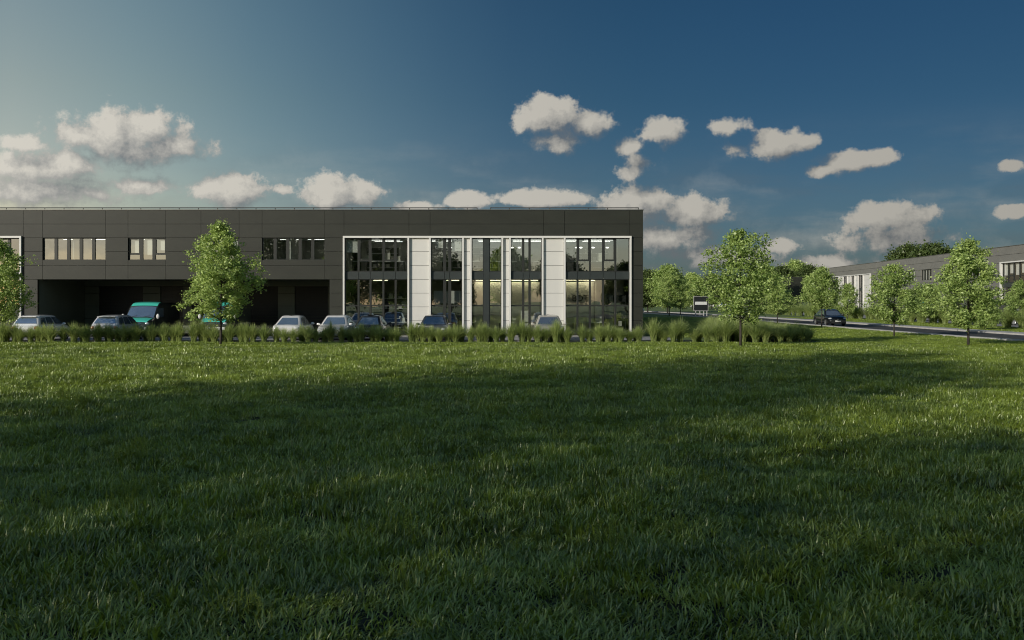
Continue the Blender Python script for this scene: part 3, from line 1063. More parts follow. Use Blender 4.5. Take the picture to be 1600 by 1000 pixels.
def make_van(name, body):
    root = empty(name)
    L, W, wr = 5.6, 0.99, 0.34
    h = L / 2
    ax = (-h + 1.05, h - 0.95)
    zt = [(-h, 2.2), (-h + 0.05, 2.25), (h - 2.35, 2.27), (h - 1.95, 2.2), (h - 1.62, 2.0), (h - 0.86, 1.26), (h - 0.5, 1.17), (h - 0.14, 1.04), (h - 0.02, 0.9), (h, 0.7)]
    w = [(-h, W * 0.97), (-h + 0.1, W), (h - 1.4, W), (h - 0.5, W * 0.97), (h - 0.12, W * 0.88), (h, W * 0.76)]
    zb = [(-h, 0.4), (-h + 0.2, 0.3), (h - 0.2, 0.28), (h, 0.33)]
    sh = Shell(L, zt, w, zb, ax, wr, 1.0, 0.84)
    mb = MB()
    sh.build(mb)
    mb.build('body', body, root, smooth=True)

    def patch(x0, x1, y0a, y0b, nm, m, off=0.012, n=10):
        """a skin panel lying on the top surface; half width y0a at x0, y0b at x1"""
        q = MB()
        rows = []
        for i in range(n + 1):
            x = lerp(x0, x1, i / n)
            yy = lerp(y0a, y0b, i / n)
            dz = (sh.surf(x + 0.03, 0) - sh.surf(x - 0.03, 0)) / 0.06
            l = math.hypot(1, dz)
            rows.append([(x - dz / l * off, yy * s, sh.surf(x, yy * s) + off / l) for s in [k / 5 - 1 for k in range(11)]])
        q.grid(rows)
        return q.build(nm, m, root, smooth=True)

    patch(h - 2.5, h - 1.66, 0.84, 0.86, 'roof_fairing', P['teal'])
    patch(h - 1.6, h - 0.88, 0.84, 0.9, 'windscreen', M['carglass'])
    patch(h - 0.8, h - 0.1, 0.88, 0.74, 'bonnet', P['teal'])
    for s in (-1, 1):
        g = MB()
        pts = [(h - 1.55, 1.88), (h - 2.4, 1.9), (h - 2.4, 1.3), (h - 0.98, 1.28)]
        pp = [(x, s * (W + 0.012), z) for x, z in pts]
        g.quad(*(pp if s > 0 else reversed(pp)))
        g.build('side_window', M['carglass'], root)
        for x in ax:
            wheel(root, x, s * (W - 0.125), wr, s)
        MB().ellipsoid((h - 1.0, s * (W + 0.15), 1.36), (0.08, 0.11, 0.17)).build('wing_mirror', M['signwhite'], root, smooth=True)
        MB().ellipsoid((h - 0.2, s * 0.72, 0.9), (0.15, 0.17, 0.12)).build('headlight', M['lens'], root, smooth=True)
        MB().box(-h - 0.02, -h + 0.05, s * 0.88 - 0.06, s * 0.88 + 0.06, 0.9, 1.3).build('tail_light', M['red'], root)
        MB().box(h - 2.52, h - 2.5, s * W - 0.006, s * W + 0.006, 0.5, 1.95).build('door_seam', M['trim'], root)
        MB().box(h - 2.4, h - 2.2, s * W, s * (W + 0.03), 1.1, 1.14).build('door_handle', M['trim'], root)
    g = MB()
    for k in range(4):
        g.box(h - 0.06, h + 0.008, -0.46, 0.46, 0.72 + k * 0.045, 0.745 + k * 0.045)
    g.build('grille', M['trim'], root)
    b = MB().box(h - 0.12, h + 0.03, -0.78, 0.78, 0.5, 0.69)
    b.build('bumper', M['signwhite'], root)
    MB().box(h + 0.031, h + 0.045, -0.26, 0.26, 0.53, 0.64).build('number_plate', M['plate'], root)
    MB().box(h - 0.1, h + 0.02, -0.8, 0.8, 0.3, 0.48).build('lower_bumper', M['trim'], root)
    for k in (-1, 1):
        MB().tube([(h - 0.86, k * 0.42 - 0.3, 1.3), (h - 0.93, k * 0.42 + 0.2, 1.42)], 0.012, 5).build('wiper', M['trim'], root)
    return root


def park(o, px, d, label, cat='car', away=False, group='cars parked in front of the dark building', turn=0.0):
    """px: photo column of the near end, d: distance of the near end"""
    L = max((max(v.co.x for v in c.data.vertices) - min(v.co.x for v in c.data.vertices)) for c in o.children if c.name.startswith('body'))
    o.location = (PX(px, d), d + L / 2, 0.008)
    o.rotation_euler = (0, 0, R(90 if away else -90) + turn)
    tag(o, label, cat, group)
    return o


def recolour(o, m):
    for c in o.children:
        if c.name.split('.')[0] in ('body', 'wing_mirror', 'roof_spoiler', 'door_handle'):
            c.data = c.data.copy()
            c.data.materials[0] = m
    return o


hatch = make_car('parked_car', P['white'], 'hatch')
park(hatch, 38, 56.0, 'white hatchback seen from behind, leftmost of the parked cars', away=True)
park(recolour(copy_tree(hatch), P['silver']), 162, 56.2, 'silver hatchback seen from behind in front of the teal van', away=True)
coupe = make_car('parked_car', P['pearl'], 'coupe', True)
park(coupe, 447, 56.4, 'cream white coupe seen from behind with a rounded roof before the dock piers', away=True)
sedan = make_car('parked_car', P['silver'], 'sedan')
recolour(sedan, P['pearl'])
park(sedan, 516, 56.2, 'silvery white saloon facing the lawn between the cream coupe and the black car')
bk = park(recolour(copy_tree(coupe), P['black']), 574, 56.6, 'black hatchback with bright lamps beside the silvery white saloon', away=True)
park(recolour(copy_tree(sedan), P['grey']), 675, 56.6, 'dark grey saloon facing the lawn before the wide white panel')
park(recolour(copy_tree(sedan), P['beige']), 859, 56.4, 'beige grey saloon facing the lawn at the right end of the parked row')
tag(bpy.data.objects[bk.name], 'black coupe with bright lamps parked beside the silvery white saloon')
dcar = recolour(copy_tree(sedan), P['black'])
dcar.name = 'driving_car'
dcar.location = (29.55, 87.0 + 2.3, 0.02)
dcar.rotation_euler = (0, 0, R(-90))
tag(dcar, 'black saloon driving along the road with sky reflected in its bonnet', 'car')
del dcar['group']

van = make_van('delivery_van', P['vandark'])
VG = 'delivery vans with teal bonnets'
park(van, 210, 61.6, 'tall dark van with a teal roof fairing parked behind the silver hatchback', 'van', group=VG)
park(copy_tree(van), 332, 61.6, 'dark van with a teal bonnet parked behind the young tree trunk', 'van', group=VG)
v3 = copy_tree(van)
v3.location = (12.3, 98.0, 0.01)
v3.rotation_euler = (0, 0, R(-100))
tag(v3, 'teal fronted van just peeking out past the corner of the long building', 'van', VG)
v4 = copy_tree(van)
v4.location = (47.6, 108.5, 0.01)
v4.rotation_euler = (0, 0, R(178))
tag(v4, 'teal van front showing over the grasses below the far dark dock', 'van', VG)
v5 = copy_tree(van)
v5.location = (48.0, 96.0, 0.01)
v5.rotation_euler = (0, 0, R(176))
tag(v5, 'teal van mostly hidden by the roadside tree nearest the camera', 'van', VG)
c9 = copy_tree(hatch)
c9.location = (48.2, 90.5, 0.01)
c9.rotation_euler = (0, 0, R(176))
tag(c9, 'white hatchback glimpsed between the tree leaves across the road', 'car')
del c9['group']

# --------------------------------------------------------------- notice board
nb = empty('notice_board', (27.1, 138.0, 0))
tag(nb, 'black notice board with a pale middle strip on short posts by the far road', 'sign')
MB().box(-0.95, 1.05, -0.05, 0.05, 0.78, 2.8).build('board', M['signblack'], nb)
MB().box(-0.8, 0.9, -0.07, -0.052, 1.62, 2.05).build('pale_strip', M['signwhite'], nb)
fr = MB()
fr.box(-1.0, 1.1, -0.08, 0.08, 2.802, 2.86)
fr.box(-1.0, 1.1, -0.08, 0.08, 0.72, 0.778)
fr.box(-1.0, -0.952, -0.08, 0.08, 0.78, 2.8)
fr.box(1.052, 1.1, -0.08, 0.08, 0.78, 2.8)
fr.build('board_frame', M['kerb'], nb)
for x in (-0.7, -0.1, 0.45, 0.9):
    MB().box(x - 0.06, x + 0.06, -0.05, 0.05, 0, 0.718).build('post', M['kerb'], nb)


# ------------------------------------------------------------------- plants
def leaf_cloud(C, sig, n_per, size, rng, squash=0.8):
    """leaf quads scattered around cluster centres; returns verts, loops, starts"""
    k = len(C)
    n = k * n_per
    cen = np.repeat(C, n_per, axis=0) + rng.normal(size=(n, 3)) * np.repeat(sig, n_per)[:, None] * np.array([1, 1, squash])
    ax = rng.normal(size=(n, 3))
    ax[:, 2] = ax[:, 2] * 0.6 - 0.1
    ax /= np.linalg.norm(ax, axis=1)[:, None]
    nr = rng.normal(size=(n, 3)) + np.array([0, 0, 0.45])
    nr -= ax * (nr * ax).sum(1)[:, None]
    nr /= np.linalg.norm(nr, axis=1)[:, None]
    sd = np.cross(nr, ax)
    L = size * rng.uniform(0.6, 1.3, n)[:, None]
    W = L * rng.uniform(0.24, 0.4, n)[:, None]
    fold = rng.uniform(0.05, 0.3, n)[:, None]
    p0 = cen
    p1 = cen + ax * L * 0.5 + sd * W + nr * W * fold
    p2 = cen + ax * L
    p3 = cen + ax * L * 0.5 - sd * W + nr * W * fold
    v = np.stack([p0, p1, p2, p3], 1).reshape(-1, 3)
    b = np.arange(n) * 4
    loops = np.stack([b, b + 1, b + 2, b, b + 2, b + 3], 1).ravel()
    starts = np.arange(n * 2) * 3
    return v, loops, starts


def tree_meshes(name, seed, H, cb, prof, limbs, leaves_per, size, trunk_r, lm, lump=0.3, fill=7, sig=0.13, lean=0.0):
    """prof: [(t, radius)] with t = 0 at the crown's base and 1 at its tip"""
    rng = np.random.default_rng(seed)
    rr = random.Random(seed)
    tr = MB()
    top = H * 0.93
    wob = [(rr.uniform(-1, 1) * 0.05 * H / 6, rr.uniform(-1, 1) * 0.05 * H / 6) for _ in range(9)]
    pts = [(wob[i][0] * (i / 8) + lean * (i / 8), wob[i][1] * (i / 8), top * i / 8) for i in range(9)]
    tr.tube(pts, [trunk_r * (1.15 - 0.12 * i) + 0.006 if i else trunk_r * 1.35 for i in range(9)], 8)

    def axis(z):
        k = min(max(z / top * 8, 0), 7.999)
        i = int(k)
        return Vector(pts[i]).lerp(Vector(pts[i + 1]), k - i)

    cl = []
    sg = []
    for i in range(limbs):
        t = (i + rr.uniform(0.1, 0.9)) / limbs
        t = t ** 0.85
        z = cb + (H - cb) * t
        az = i * 2.39996 + rr.uniform(-0.5, 0.5)
        # lobes: the outline swells and dents with direction and height
        lob = 1 + lump * (math.sin(az * 2 + seed) * 0.5 + math.sin(az * 3 + t * 9 + seed * 2) * 0.5) + rr.uniform(-0.22, 0.16)
        r = interp(prof, t) * max(lob, 0.35)
        rise = rr.uniform(0.25, 0.75) * r * (0.5 + 0.6 * t) + 0.05
        z0 = max(min(z - rise, top * 0.97), cb * 0.85)
        a = axis(z0)
        b = Vector((a.x + math.cos(az) * r, a.y + math.sin(az) * r, z))
        mid = a.lerp(b, 0.55) + Vector((0, 0, 0.1 * r))
        tr.tube([a, mid, b], [trunk_r * 0.36 * (1.1 - t), trunk_r * 0.2 * (1.1 - t) + 0.004, 0.004], 5, cap=False)
        m = max(2, int(fill * (0.35 + r / 1.6)))
        for k in range(m):
            s = rr.uniform(0.25, 1.04) ** 0.8
            p = a.lerp(mid, s / 0.55) if s < 0.55 else mid.lerp(b, (s - 0.55) / 0.45)
            q = 0.13 * r
            p = p + Vector((rr.gauss(0, q), rr.gauss(0, q), rr.gauss(0, q * 0.8)))
            cl.append(p)
            sg.append(sig * rr.uniform(0.6, 1.3))
    # leader shoots
    for k in range(6):
        cl.append(Vector(pts[-1]) + Vector((rr.gauss(0, 0.08), rr.gauss(0, 0.08), rr.uniform(-0.2, 0.06) * H * 0.16 + H * 0.05)))
        sg.append(sig * 0.5)
    v, lo, st = leaf_cloud(np.array([tuple(c) for c in cl]), np.array(sg), leaves_per, size, rng)
    crown = np_mesh(name + '_crown', v, lo, st, lm)
    return tr, crown


def make_tree(name, label, group, loc, rz, tr, crown, scale=1.0, sz=1.0):
    r = empty(name, loc, rz)
    r.scale = (scale, scale, scale * sz)
    tag(r, label, 'tree', group)
    if isinstance(tr, MB):
        tr = tr.build('trunk', M['bark'], r, smooth=True)
    else:
        tr = link('trunk', tr.data, None, r)
    link('crown', crown, None, r)
    return r, tr


YT = 'young street trees on the grass'
tA, cA = tree_meshes('young_tree_a', 5, 6.45, 1.5, [(0, 0.75), (0.1, 1.5), (0.25, 1.98), (0.45, 1.8), (0.65, 1.3), (0.85, 0.7), (1, 0.16)], 66, 36, 0.135, 0.055, M['leafA'], lump=0.3)
tB, cB = tree_meshes('young_tree_b', 23, 6.05, 1.4, [(0, 0.7), (0.12, 1.4), (0.35, 1.72), (0.6, 1.6), (0.8, 1.2), (0.92, 0.7), (1, 0.2)], 62, 29, 0.135, 0.055, M['leafA'], lump=0.4)
tC, cC = tree_meshes('young_tree_c', 41, 5.65, 1.25, [(0, 0.8), (0.15, 1.5), (0.35, 1.8), (0.6, 1.45), (0.8, 0.95), (1, 0.18)], 58, 36, 0.135, 0.055, M['leafA'], lump=0.3)
tD, cD = tree_meshes('young_tree_d', 58, 5.0, 1.1, [(0, 0.7), (0.15, 1.5), (0.4, 1.75), (0.65, 1.5), (0.85, 0.95), (1, 0.25)], 48, 32, 0.145, 0.05, M['leafA'], lump=0.28)
tE, cE = tree_meshes('broad_tree', 77, 9.0, 1.6, [(0, 1.2), (0.12, 2.6), (0.35, 3.3), (0.6, 3.1), (0.8, 2.3), (0.93, 1.3), (1, 0.4)], 80, 22, 0.36, 0.13, M['leafB'], lump=0.35, sig=0.4, fill=9)
tF, cF = tree_meshes('pale_broad_tree', 91, 8.0, 1.2, [(0, 1.0), (0.12, 2.2), (0.35, 2.8), (0.6, 2.6), (0.8, 2.0), (0.93, 1.1), (1, 0.35)], 74, 20, 0.32, 0.11, M['leafA'], lump=0.35, sig=0.34, fill=9)


def gx(px, py):
    d = EYE * F / (py - HOR)
    return PX(px, d), d


x, d = gx(345, 544)
a1, tA = make_tree('young_tree', 'full young tree on the lawn in front of the loading dock', YT, (x, d, 0), 0.4, tA, cA)
x, d = gx(1157, 543.5)
b1, tB = make_tree('young_tree', 'full young tree on the lawn just right of the long building corner', YT, (x, d, 0), 1.0, tB, cB)
x, d = gx(1513, 542)
c1, tC = make_tree('young_tree', 'full young tree on the near road verge, hiding the middle of the far building', YT, (x, d, 0), 2.0, tC, cC)
x, d = gx(1397, 527)
d1, tD = make_tree('young_tree', 'smaller young tree on the near verge in front of the far white fins', YT, (x, d, 0), 0.0, tD, cD, 0.86, 1.1)
make_tree('young_tree', 'dark leaved young tree cropped by the picture edge beside the white hatchback', YT, (PX(-3, 50.5), 50.5, 0), 3.6, tB, cB, 0.93)
x, d = gx(1284, 512.5)
tH, cH = tree_meshes('young_tree_h', 19, 5.2, 1.75, [(0, 0.7), (0.15, 1.5), (0.4, 1.8), (0.65, 1.4), (0.85, 0.85), (1, 0.2)], 50, 36, 0.135, 0.045, M['leafA'], lump=0.3)
make_tree('young_tree', 'young tree on the near verge standing before the black driving saloon', YT, (x, d, 0), 3.2, tH, cH)
make_tree('young_tree', 'young tree on the near verge half hidden by the ornamental grass bed end', YT, (27.1, 98, 0), 0.9, tD, cD, 0.92)
make_tree('young_tree', 'small young tree across the road behind the black driving saloon', YT, (40.2, 115, 0), 4.0, tD, cD, 0.8, 1.05)
make_tree('young_tree', 'small thin stemmed young tree over the grasses under the far windows', YT, (40.4, 93, 0), 5.0, tD, cD, 0.85, 0.92)
make_tree('young_tree', 'young tree across the road at the photo edge below the far blinds', YT, (42.6, 80.5, 0), 1.9, tC, cC, 0.72)
make_tree('young_tree', 'low young tree across the road with branches almost to the ground', YT, (37.7, 76.5, -0.35), 2.6, tD, cD, 0.62, 0.95)
make_tree('young_tree', 'young tree on the far verge seen past the corner of the long building, left one', YT, (23.1, 141, 0), 2.2, tB, cB, 1.08)
make_tree('young_tree', 'young tree on the far verge seen past the building corner, right beside the notice board', YT, (24.9, 142, 0), 0.3, tD, cD, 1.05)

BT = 'broad background trees'
bgs = [  # px, py(top), dist, kind, label
    (1012, 424, 172, 0, 'dark broad tree right against the corner of the long building'),
    (1043, 416, 168, 1, 'pale green broad tree rising left of the notice board'),
    (1082, 428, 215, 1, 'pale broad tree rising above the small pale building'),
    (1112, 430, 230, 0, 'dark broad tree behind the lawn tree by the corner'),
    (1192, 416, 250, 1, 'pale broad tree left of the dark box warehouse'),
    (1222, 418, 300, 0, 'dark broad tree behind the roof of the dark box warehouse, left'),
    (1244, 409, 310, 1, 'pale broad tree rising over the roof of the dark box warehouse'),
    (1264, 417, 305, 0, 'dark broad tree at the right end of the dark box warehouse roof'),
    (1278, 426, 240, 1, 'pale broad tree between the warehouse and the far white fins'),
    (1420, 386, 190, 0, 'dark rounded tree behind the far roof, left of the pair'),
    (1458, 384, 185, 0, 'dark rounded tree behind the far roof, right of the pair'),
    (1481, 393, 190, 0, 'small dark tree tip at the end of the far roof pair'),
]
tEo = tFo = None
for i, (px, py, dd, k, lab) in enumerate(bgs):
    hgt = EYE + (HOR - py) * dd / F
    x = PX(px, dd)
    if k == 0:
        r, tE = make_tree('broad_tree', lab, BT, (x, dd, 0), i * 1.3, tE, cE, hgt / 9.0)
    else:
        r, tF = make_tree('broad_tree', lab, BT, (x, dd, 0), i * 1.7, tF, cF, hgt / 8.0)


# ornamental grass: arching blades from one crown
def reed_mesh(name, seed, n=300, h=1.2):
    rng = np.random.default_rng(seed)
    az = rng.uniform(0, 2 * np.pi, n)
    ln = h * rng.uniform(0.62, 1.08, n)
    lean = rng.uniform(0.02, 1.0, n) ** 1.25 * 0.8
    br = rng.uniform(0, 0.14, n)
    ba = rng.uniform(0, 2 * np.pi, n)
    base = np.stack([br * np.cos(ba), br * np.sin(ba), np.zeros(n)], 1)
    S = np.array([0, 0.3, 0.55, 0.78, 1.0])
    wd = np.array([0.6, 1.0, 0.85, 0.5, 0.04]) * 0.0095
    d = np.stack([np.cos(az), np.sin(az), np.zeros(n)], 1)
    tw = az + np.pi / 2 + rng.normal(size=n) * 0.7
    sd = np.stack([np.cos(tw), np.sin(tw), np.zeros(n)], 1)
    V = []
    for s, w in zip(S, wd):
        c = base + d * (ln * lean * s ** 1.9)[:, None]
        c[:, 2] += ln * (s - 0.42 * lean * s ** 2.6)
        V += [c - sd * w, c + sd * w]
    V = np.stack(V, 1)
    k = len(S) * 2
    v = V.reshape(-1, 3)
    b = np.arange(n)[:, None] * k
    q = np.concatenate([b + np.array([2 * i, 2 * i + 1, 2 * i + 3, 2 * i + 2]) for i in range(len(S) - 1)], 1)
    loops = q.ravel()
    starts = np.arange(n * (len(S) - 1)) * 4
    return np_mesh(name, v, loops, starts, M['reed'])


REEDS = [reed_mesh('reed_%d' % i, 100 + i, 480, 1.36) for i in range(5)]


def reed(x, y, s, label, group, sz=1.0):
    o = bpy.data.objects.new('ornamental_grass', REEDS[random.randrange(5)])
    COL.objects.link(o)
    o.location = (x, y, 0.0)
    o.rotation_euler = (0, 0, random.uniform(0, 6.28))
    o.scale = (s * 1.22, s * 1.22, s * sz)
    tag(o, label, 'ornamental grass', group, 'thing')


random.seed(3)
x = PX(-45, 54.8)
while x < 12.6:
    reed(x, 54.75 + random.uniform(-0.12, 0.3), random.uniform(0.72, 0.95), 'arching clump of green ornamental grass in the row along the parking edge',
         'ornamental grasses along the parking edge', random.uniform(0.78, 1.22))
    if random.random() < 0.4:
        reed(x + random.uniform(0.2, 0.5), 55.35 + random.uniform(-0.1, 0.2), random.uniform(0.65, 0.85), 'arching clump of green ornamental grass in the row along the parking edge',
             'ornamental grasses along the parking edge', random.uniform(0.85, 1.1))
    x += random.choice([0.3, 0.36, 0.42, 0.52, 0.64, 0.85])
for i in range(8):
    for j in range(8):
        x = 12.4 + i * 0.72 + random.uniform(-0.2, 0.2)
        y = 54.9 + j * 0.95 + random.uniform(-0.25, 0.25)
        if i == 7 and j in (0, 7):
            continue
        reed(x, y, random.uniform(0.92, 1.1) * (1.0 - 0.055 * max(i - 1, 0)), 'pale clump in the deep bed of ornamental grass right of the corner tree',
             'ornamental grasses in the deep bed', random.uniform(0.95, 1.15))
y = 71.0
while y < 165:
    reed(42.0 + random.uniform(-0.4, 0.4), y, random.uniform(1.2, 1.5), 'clump of ornamental grass in the row across the road before the far building',
         'ornamental grasses across the road', 1.0)
    y += random.uniform(0.9, 1.5)

# ------------------------------------------------------------------- ground
def sheet(name, pts, z, m, kind='structure'):
    mb = MB()
    n = len(pts)
    mb.v = [(p[0], p[1], z) for p in pts]
    mb.f = [tuple(range(n))]
    return tag(mb.build(name, m), kind=kind)


sheet('ground', [(-900, -300), (900, -300), (900, 1200), (-900, 1200)], 0.0, M['verge'])
sheet('parking_pavement', [(-60, 55.75), (10.2, 55.75), (10.2, DF + 0.03), (-60, DF + 0.03)], 0.006, M['paver'])
sheet('dock_pavement', [(REC0, DF + 0.03), (REC1, DF + 0.03), (REC1, DF + DR), (REC0, DF + DR)], 0.006, M['asphalt'])
sheet('grass_bed', [(-60, 54.35), (12.2, 54.35), (18.1, 54.5), (18.1, 62.2), (12.2, 62.2), (12.2, 55.55), (-60, 55.55)], 0.004, M['bed'])
kb = MB()
x = -60.0
while x < 10.2:
    kb.box(x, x + 0.985, 55.56, 55.74, -0.1, 0.12)
    x += 1.0
tag(kb.build('kerb', M['kerb']), kind='structure')
# wheel stops at the head of each parking bay
for px in (38, 110, 166, 225, 292, 337, 395, 447, 516, 574, 626, 675, 740, 800, 859, 915, 965):
    xx = PX(px, 55.95)
    w = MB()
    w.grid([[(xx - 0.8, 55.85, 0.008), (xx - 0.8, 55.88, 0.11), (xx - 0.8, 56.0, 0.11), (xx - 0.8, 56.03, 0.008)],
            [(xx + 0.8, 55.85, 0.008), (xx + 0.8, 55.88, 0.11), (xx + 0.8, 56.0, 0.11), (xx + 0.8, 56.03, 0.008)]])
    tag(w.build('wheel_stop', M['kerb']), 'pale concrete wheel stop behind the ornamental grass row', 'wheel stop', 'wheel stops at the parking bays')

ROAD = [(37.0, 25.0), (33.2, 40.0), (30.2, 56.6), (28.9, 73.8), (28.3, 90.0), (26.6, 120.0), (23.6, 153.0), (18.5, 185.0), (6.0, 230.0), (-20, 290)]


def catmull(P, n=6):
    out = []
    for i in range(len(P) - 1):
        p0, p1, p2, p3 = (Vector(P[max(i - 1, 0)]), Vector(P[i]), Vector(P[i + 1]), Vector(P[min(i + 2, len(P) - 1)]))
        for k in range(n):
            t = k / n
            out.append(0.5 * ((2 * p1) + (p2 - p0) * t + (2 * p0 - 5 * p1 + 4 * p2 - p3) * t * t + (3 * p1 - p0 - 3 * p2 + p3) * t ** 3))
    out.append(Vector(P[-1]))
    return out


RC = catmull(ROAD)


def offs(o):
    res = []
    for i, p in enumerate(RC):
        t = (RC[min(i + 1, len(RC) - 1)] - RC[max(i - 1, 0)]).normalized()
        res.append((p.x + t.y * o, p.y - t.x * o))
    return res


def strip(name, o0, o1, z0, z1, m):
    a, b = offs(o0), offs(o1)
    mb = MB()
    if z1 is None:
        mb.grid([[(p[0], p[1], z0) for p in b], [(p[0], p[1], z0) for p in a]])
    else:
        mb.grid([[(p[0], p[1], z0) for p in b], [(p[0], p[1], z1) for p in b], [(p[0], p[1], z1) for p in a], [(p[0], p[1], z0) for p in a]])
    return tag(mb.build(name, m), kind='structure')


strip('road', 0.0, 5.6, 0.012, None, M['asphalt'])
strip('kerb', -0.55, -0.0, -0.05, 0.11, M['kerb'])
strip('pavement', 5.6, 7.3, -0.05, 0.12, M['kerb'])
sheet('forecourt_pavement', [(43.4, 70), (60.5, 70), (62, 187), (43.4, 187)], 0.005, M['paver'])


def road_x(y, o):
    pts = offs(o)
    for p, q in zip(pts, pts[1:]):
        if p[1] <= y <= q[1]:
            return lerp(p[0], q[0], (y - p[1]) / (q[1] - p[1]))
    return pts[-1][0]


# --------------------------------------------------------------------- lawn
LIB = bpy.data.collections.new('lawn_tufts')      # never linked to the scene: the lawn is one object


def tuft_mesh(i, n=470, size=0.74):
    rng = np.random.default_rng(500 + i)
    px = rng.uniform(-size / 2, size / 2, (n, 2))
    # blades gather in small tussocks
    kc = rng.uniform(-size / 2, size / 2, (26, 2))
    pick = rng.integers(0, 26, n)
    g = rng.uniform(size=n) < 0.62
    px[g] = kc[pick[g]] + rng.normal(size=(g.sum(), 2)) * 0.045
    hh = rng.uniform(0.6, 1.25, 26)
    ln = rng.uniform(0.08, 0.2, n) * np.where(g, hh[pick], 0.85)
    long = rng.uniform(size=n) < 0.03
    ln[long] *= 1.5
    az = rng.normal(size=n) * 1.2 + 0.6
    az[g] = (rng.uniform(0, 6.28, 26)[pick] + rng.normal(size=n) * 0.9)[g]
    lean = rng.uniform(0.15, 0.95, n)
    w0 = rng.uniform(0.0045, 0.0085, n)
    d = np.stack([np.cos(az), np.sin(az), np.zeros(n)], 1)
    tw = az + np.pi / 2 + rng.normal(size=n) * 0.5
    sd = np.stack([np.cos(tw), np.sin(tw), np.zeros(n)], 1)
    base = np.concatenate([px, np.full((n, 1), -0.01)], 1)
    S = np.array([0, 0.4, 0.75, 1.0])
    wd = np.array([0.8, 1.0, 0.75, 0.05])
    V = []
    for s, w in zip(S, wd):
        c = base + d * (ln * lean * s ** 1.8)[:, None]
        c[:, 2] += ln * (s - 0.45 * lean * s ** 2.2)
        V += [c - sd * (w0 * w)[:, None], c + sd * (w0 * w)[:, None]]
    k = len(S) * 2
    v = np.stack(V, 1).reshape(-1, 3)
    b = np.arange(n)[:, None] * k
    q = np.concatenate([b + np.array([2 * j, 2 * j + 1, 2 * j + 3, 2 * j + 2]) for j in range(len(S) - 1)], 1)
    return np_mesh('lawn_tuft_%d' % i, v, q.ravel(), np.arange(n * (len(S) - 1)) * 4, M['blade'])


def weed_mesh(i, n=34):
    """loose upright seed stalks with small paired leaves"""
    rng = np.random.default_rng(900 + i)
    V = []
    for k in range(n):
        bx, by = rng.normal(size=2) * 0.11
        h = rng.uniform(0.16, 0.34)
        lx, ly = rng.normal(size=2) * 0.05
        a = rng.uniform(0, 6.28)
        c, s = math.cos(a) * 0.003, math.sin(a) * 0.003
        V.append([(bx - c, by - s, 0), (bx + c, by + s, 0), (bx + lx + c, by + ly + s, h), (bx + lx - c, by + ly - s, h)])
        for q in range(9):
            t = rng.uniform(0.45, 1.0)
            a = rng.uniform(0, 6.28)
            l = rng.uniform(0.014, 0.034) * (1.25 - 0.5 * t)
            x0, y0, z0 = bx + lx * t, by + ly * t, h * t
            dx, dy = math.cos(a) * l, math.sin(a) * l
            V.append([(x0, y0, z0), (x0 + dx * 0.6 - dy * 0.4, y0 + dy * 0.6 + dx * 0.4, z0 + l * 0.5), (x0 + dx * 1.2, y0 + dy * 1.2, z0 + l * 0.7),
                      (x0 + dx * 0.6 + dy * 0.4, y0 + dy * 0.6 - dx * 0.4, z0 + l * 0.3)])
    v = np.array(V).reshape(-1, 3)
    return np_mesh('lawn_weed_%d' % i, v, np.arange(len(v)), np.arange(len(v) // 4) * 4, M['weed'])


NT = 6
for i in range(NT):
    LIB.objects.link(bpy.data.objects.new('lawn_tuft_%02d' % i, tuft_mesh(i)))
for i in range(3):
    LIB.objects.link(bpy.data.objects.new('lawn_weed_%02d' % i, weed_mesh(i)))


def vnoise(p, f, seed):
    """cheap smooth value noise, vectorised"""
    r = np.random.default_rng(seed)
    T = r.uniform(size=(64, 64))
    q = p * f + 1000.0
    i = np.floor(q).astype(int)
    t = q - i
    t = t * t * (3 - 2 * t)
    a = T[i[:, 0] % 64, i[:, 1] % 64]
    b = T[(i[:, 0] + 1) % 64, i[:, 1] % 64]
    c = T[i[:, 0] % 64, (i[:, 1] + 1) % 64]
    e = T[(i[:, 0] + 1) % 64, (i[:, 1] + 1) % 64]
    return (a * (1 - t[:, 0]) + b * t[:, 0]) * (1 - t[:, 1]) + (c * (1 - t[:, 0]) + e * t[:, 0]) * t[:, 1]


def swell(p):
    """height of the uneven field; level again along its far edge"""
    h = 0.17 * (vnoise(p, 0.42, 21) - 0.5) + 0.09 * (vnoise(p, 1.15, 22) - 0.5)
    return h * np.clip((53.0 - p[:, 1]) / 6.0, 0, 1) * np.clip((24.0 - p[:, 0]) / 4.0, 0, 1)


gx_, gy_ = np.meshgrid(np.arange(-60, 26.1, 0.5), np.arange(-12, 54.3, 0.5))
gp = np.stack([gx_.ravel(), gy_.ravel()], 1)
gz = swell(gp) + 0.003
sm = MB()
sm.grid([[(gp[a * gx_.shape[1] + b, 0], gp[a * gx_.shape[1] + b, 1], gz[a * gx_.shape[1] + b]) for b in range(gx_.shape[1])] for a in range(gx_.shape[0])])
sm.v = [(x, y, max(z, 0.003) if y > 53 else z + 0.06) for x, y, z in sm.v]
tag(sm.build('lawn_soil', M['soil'], smooth=True), kind='structure')

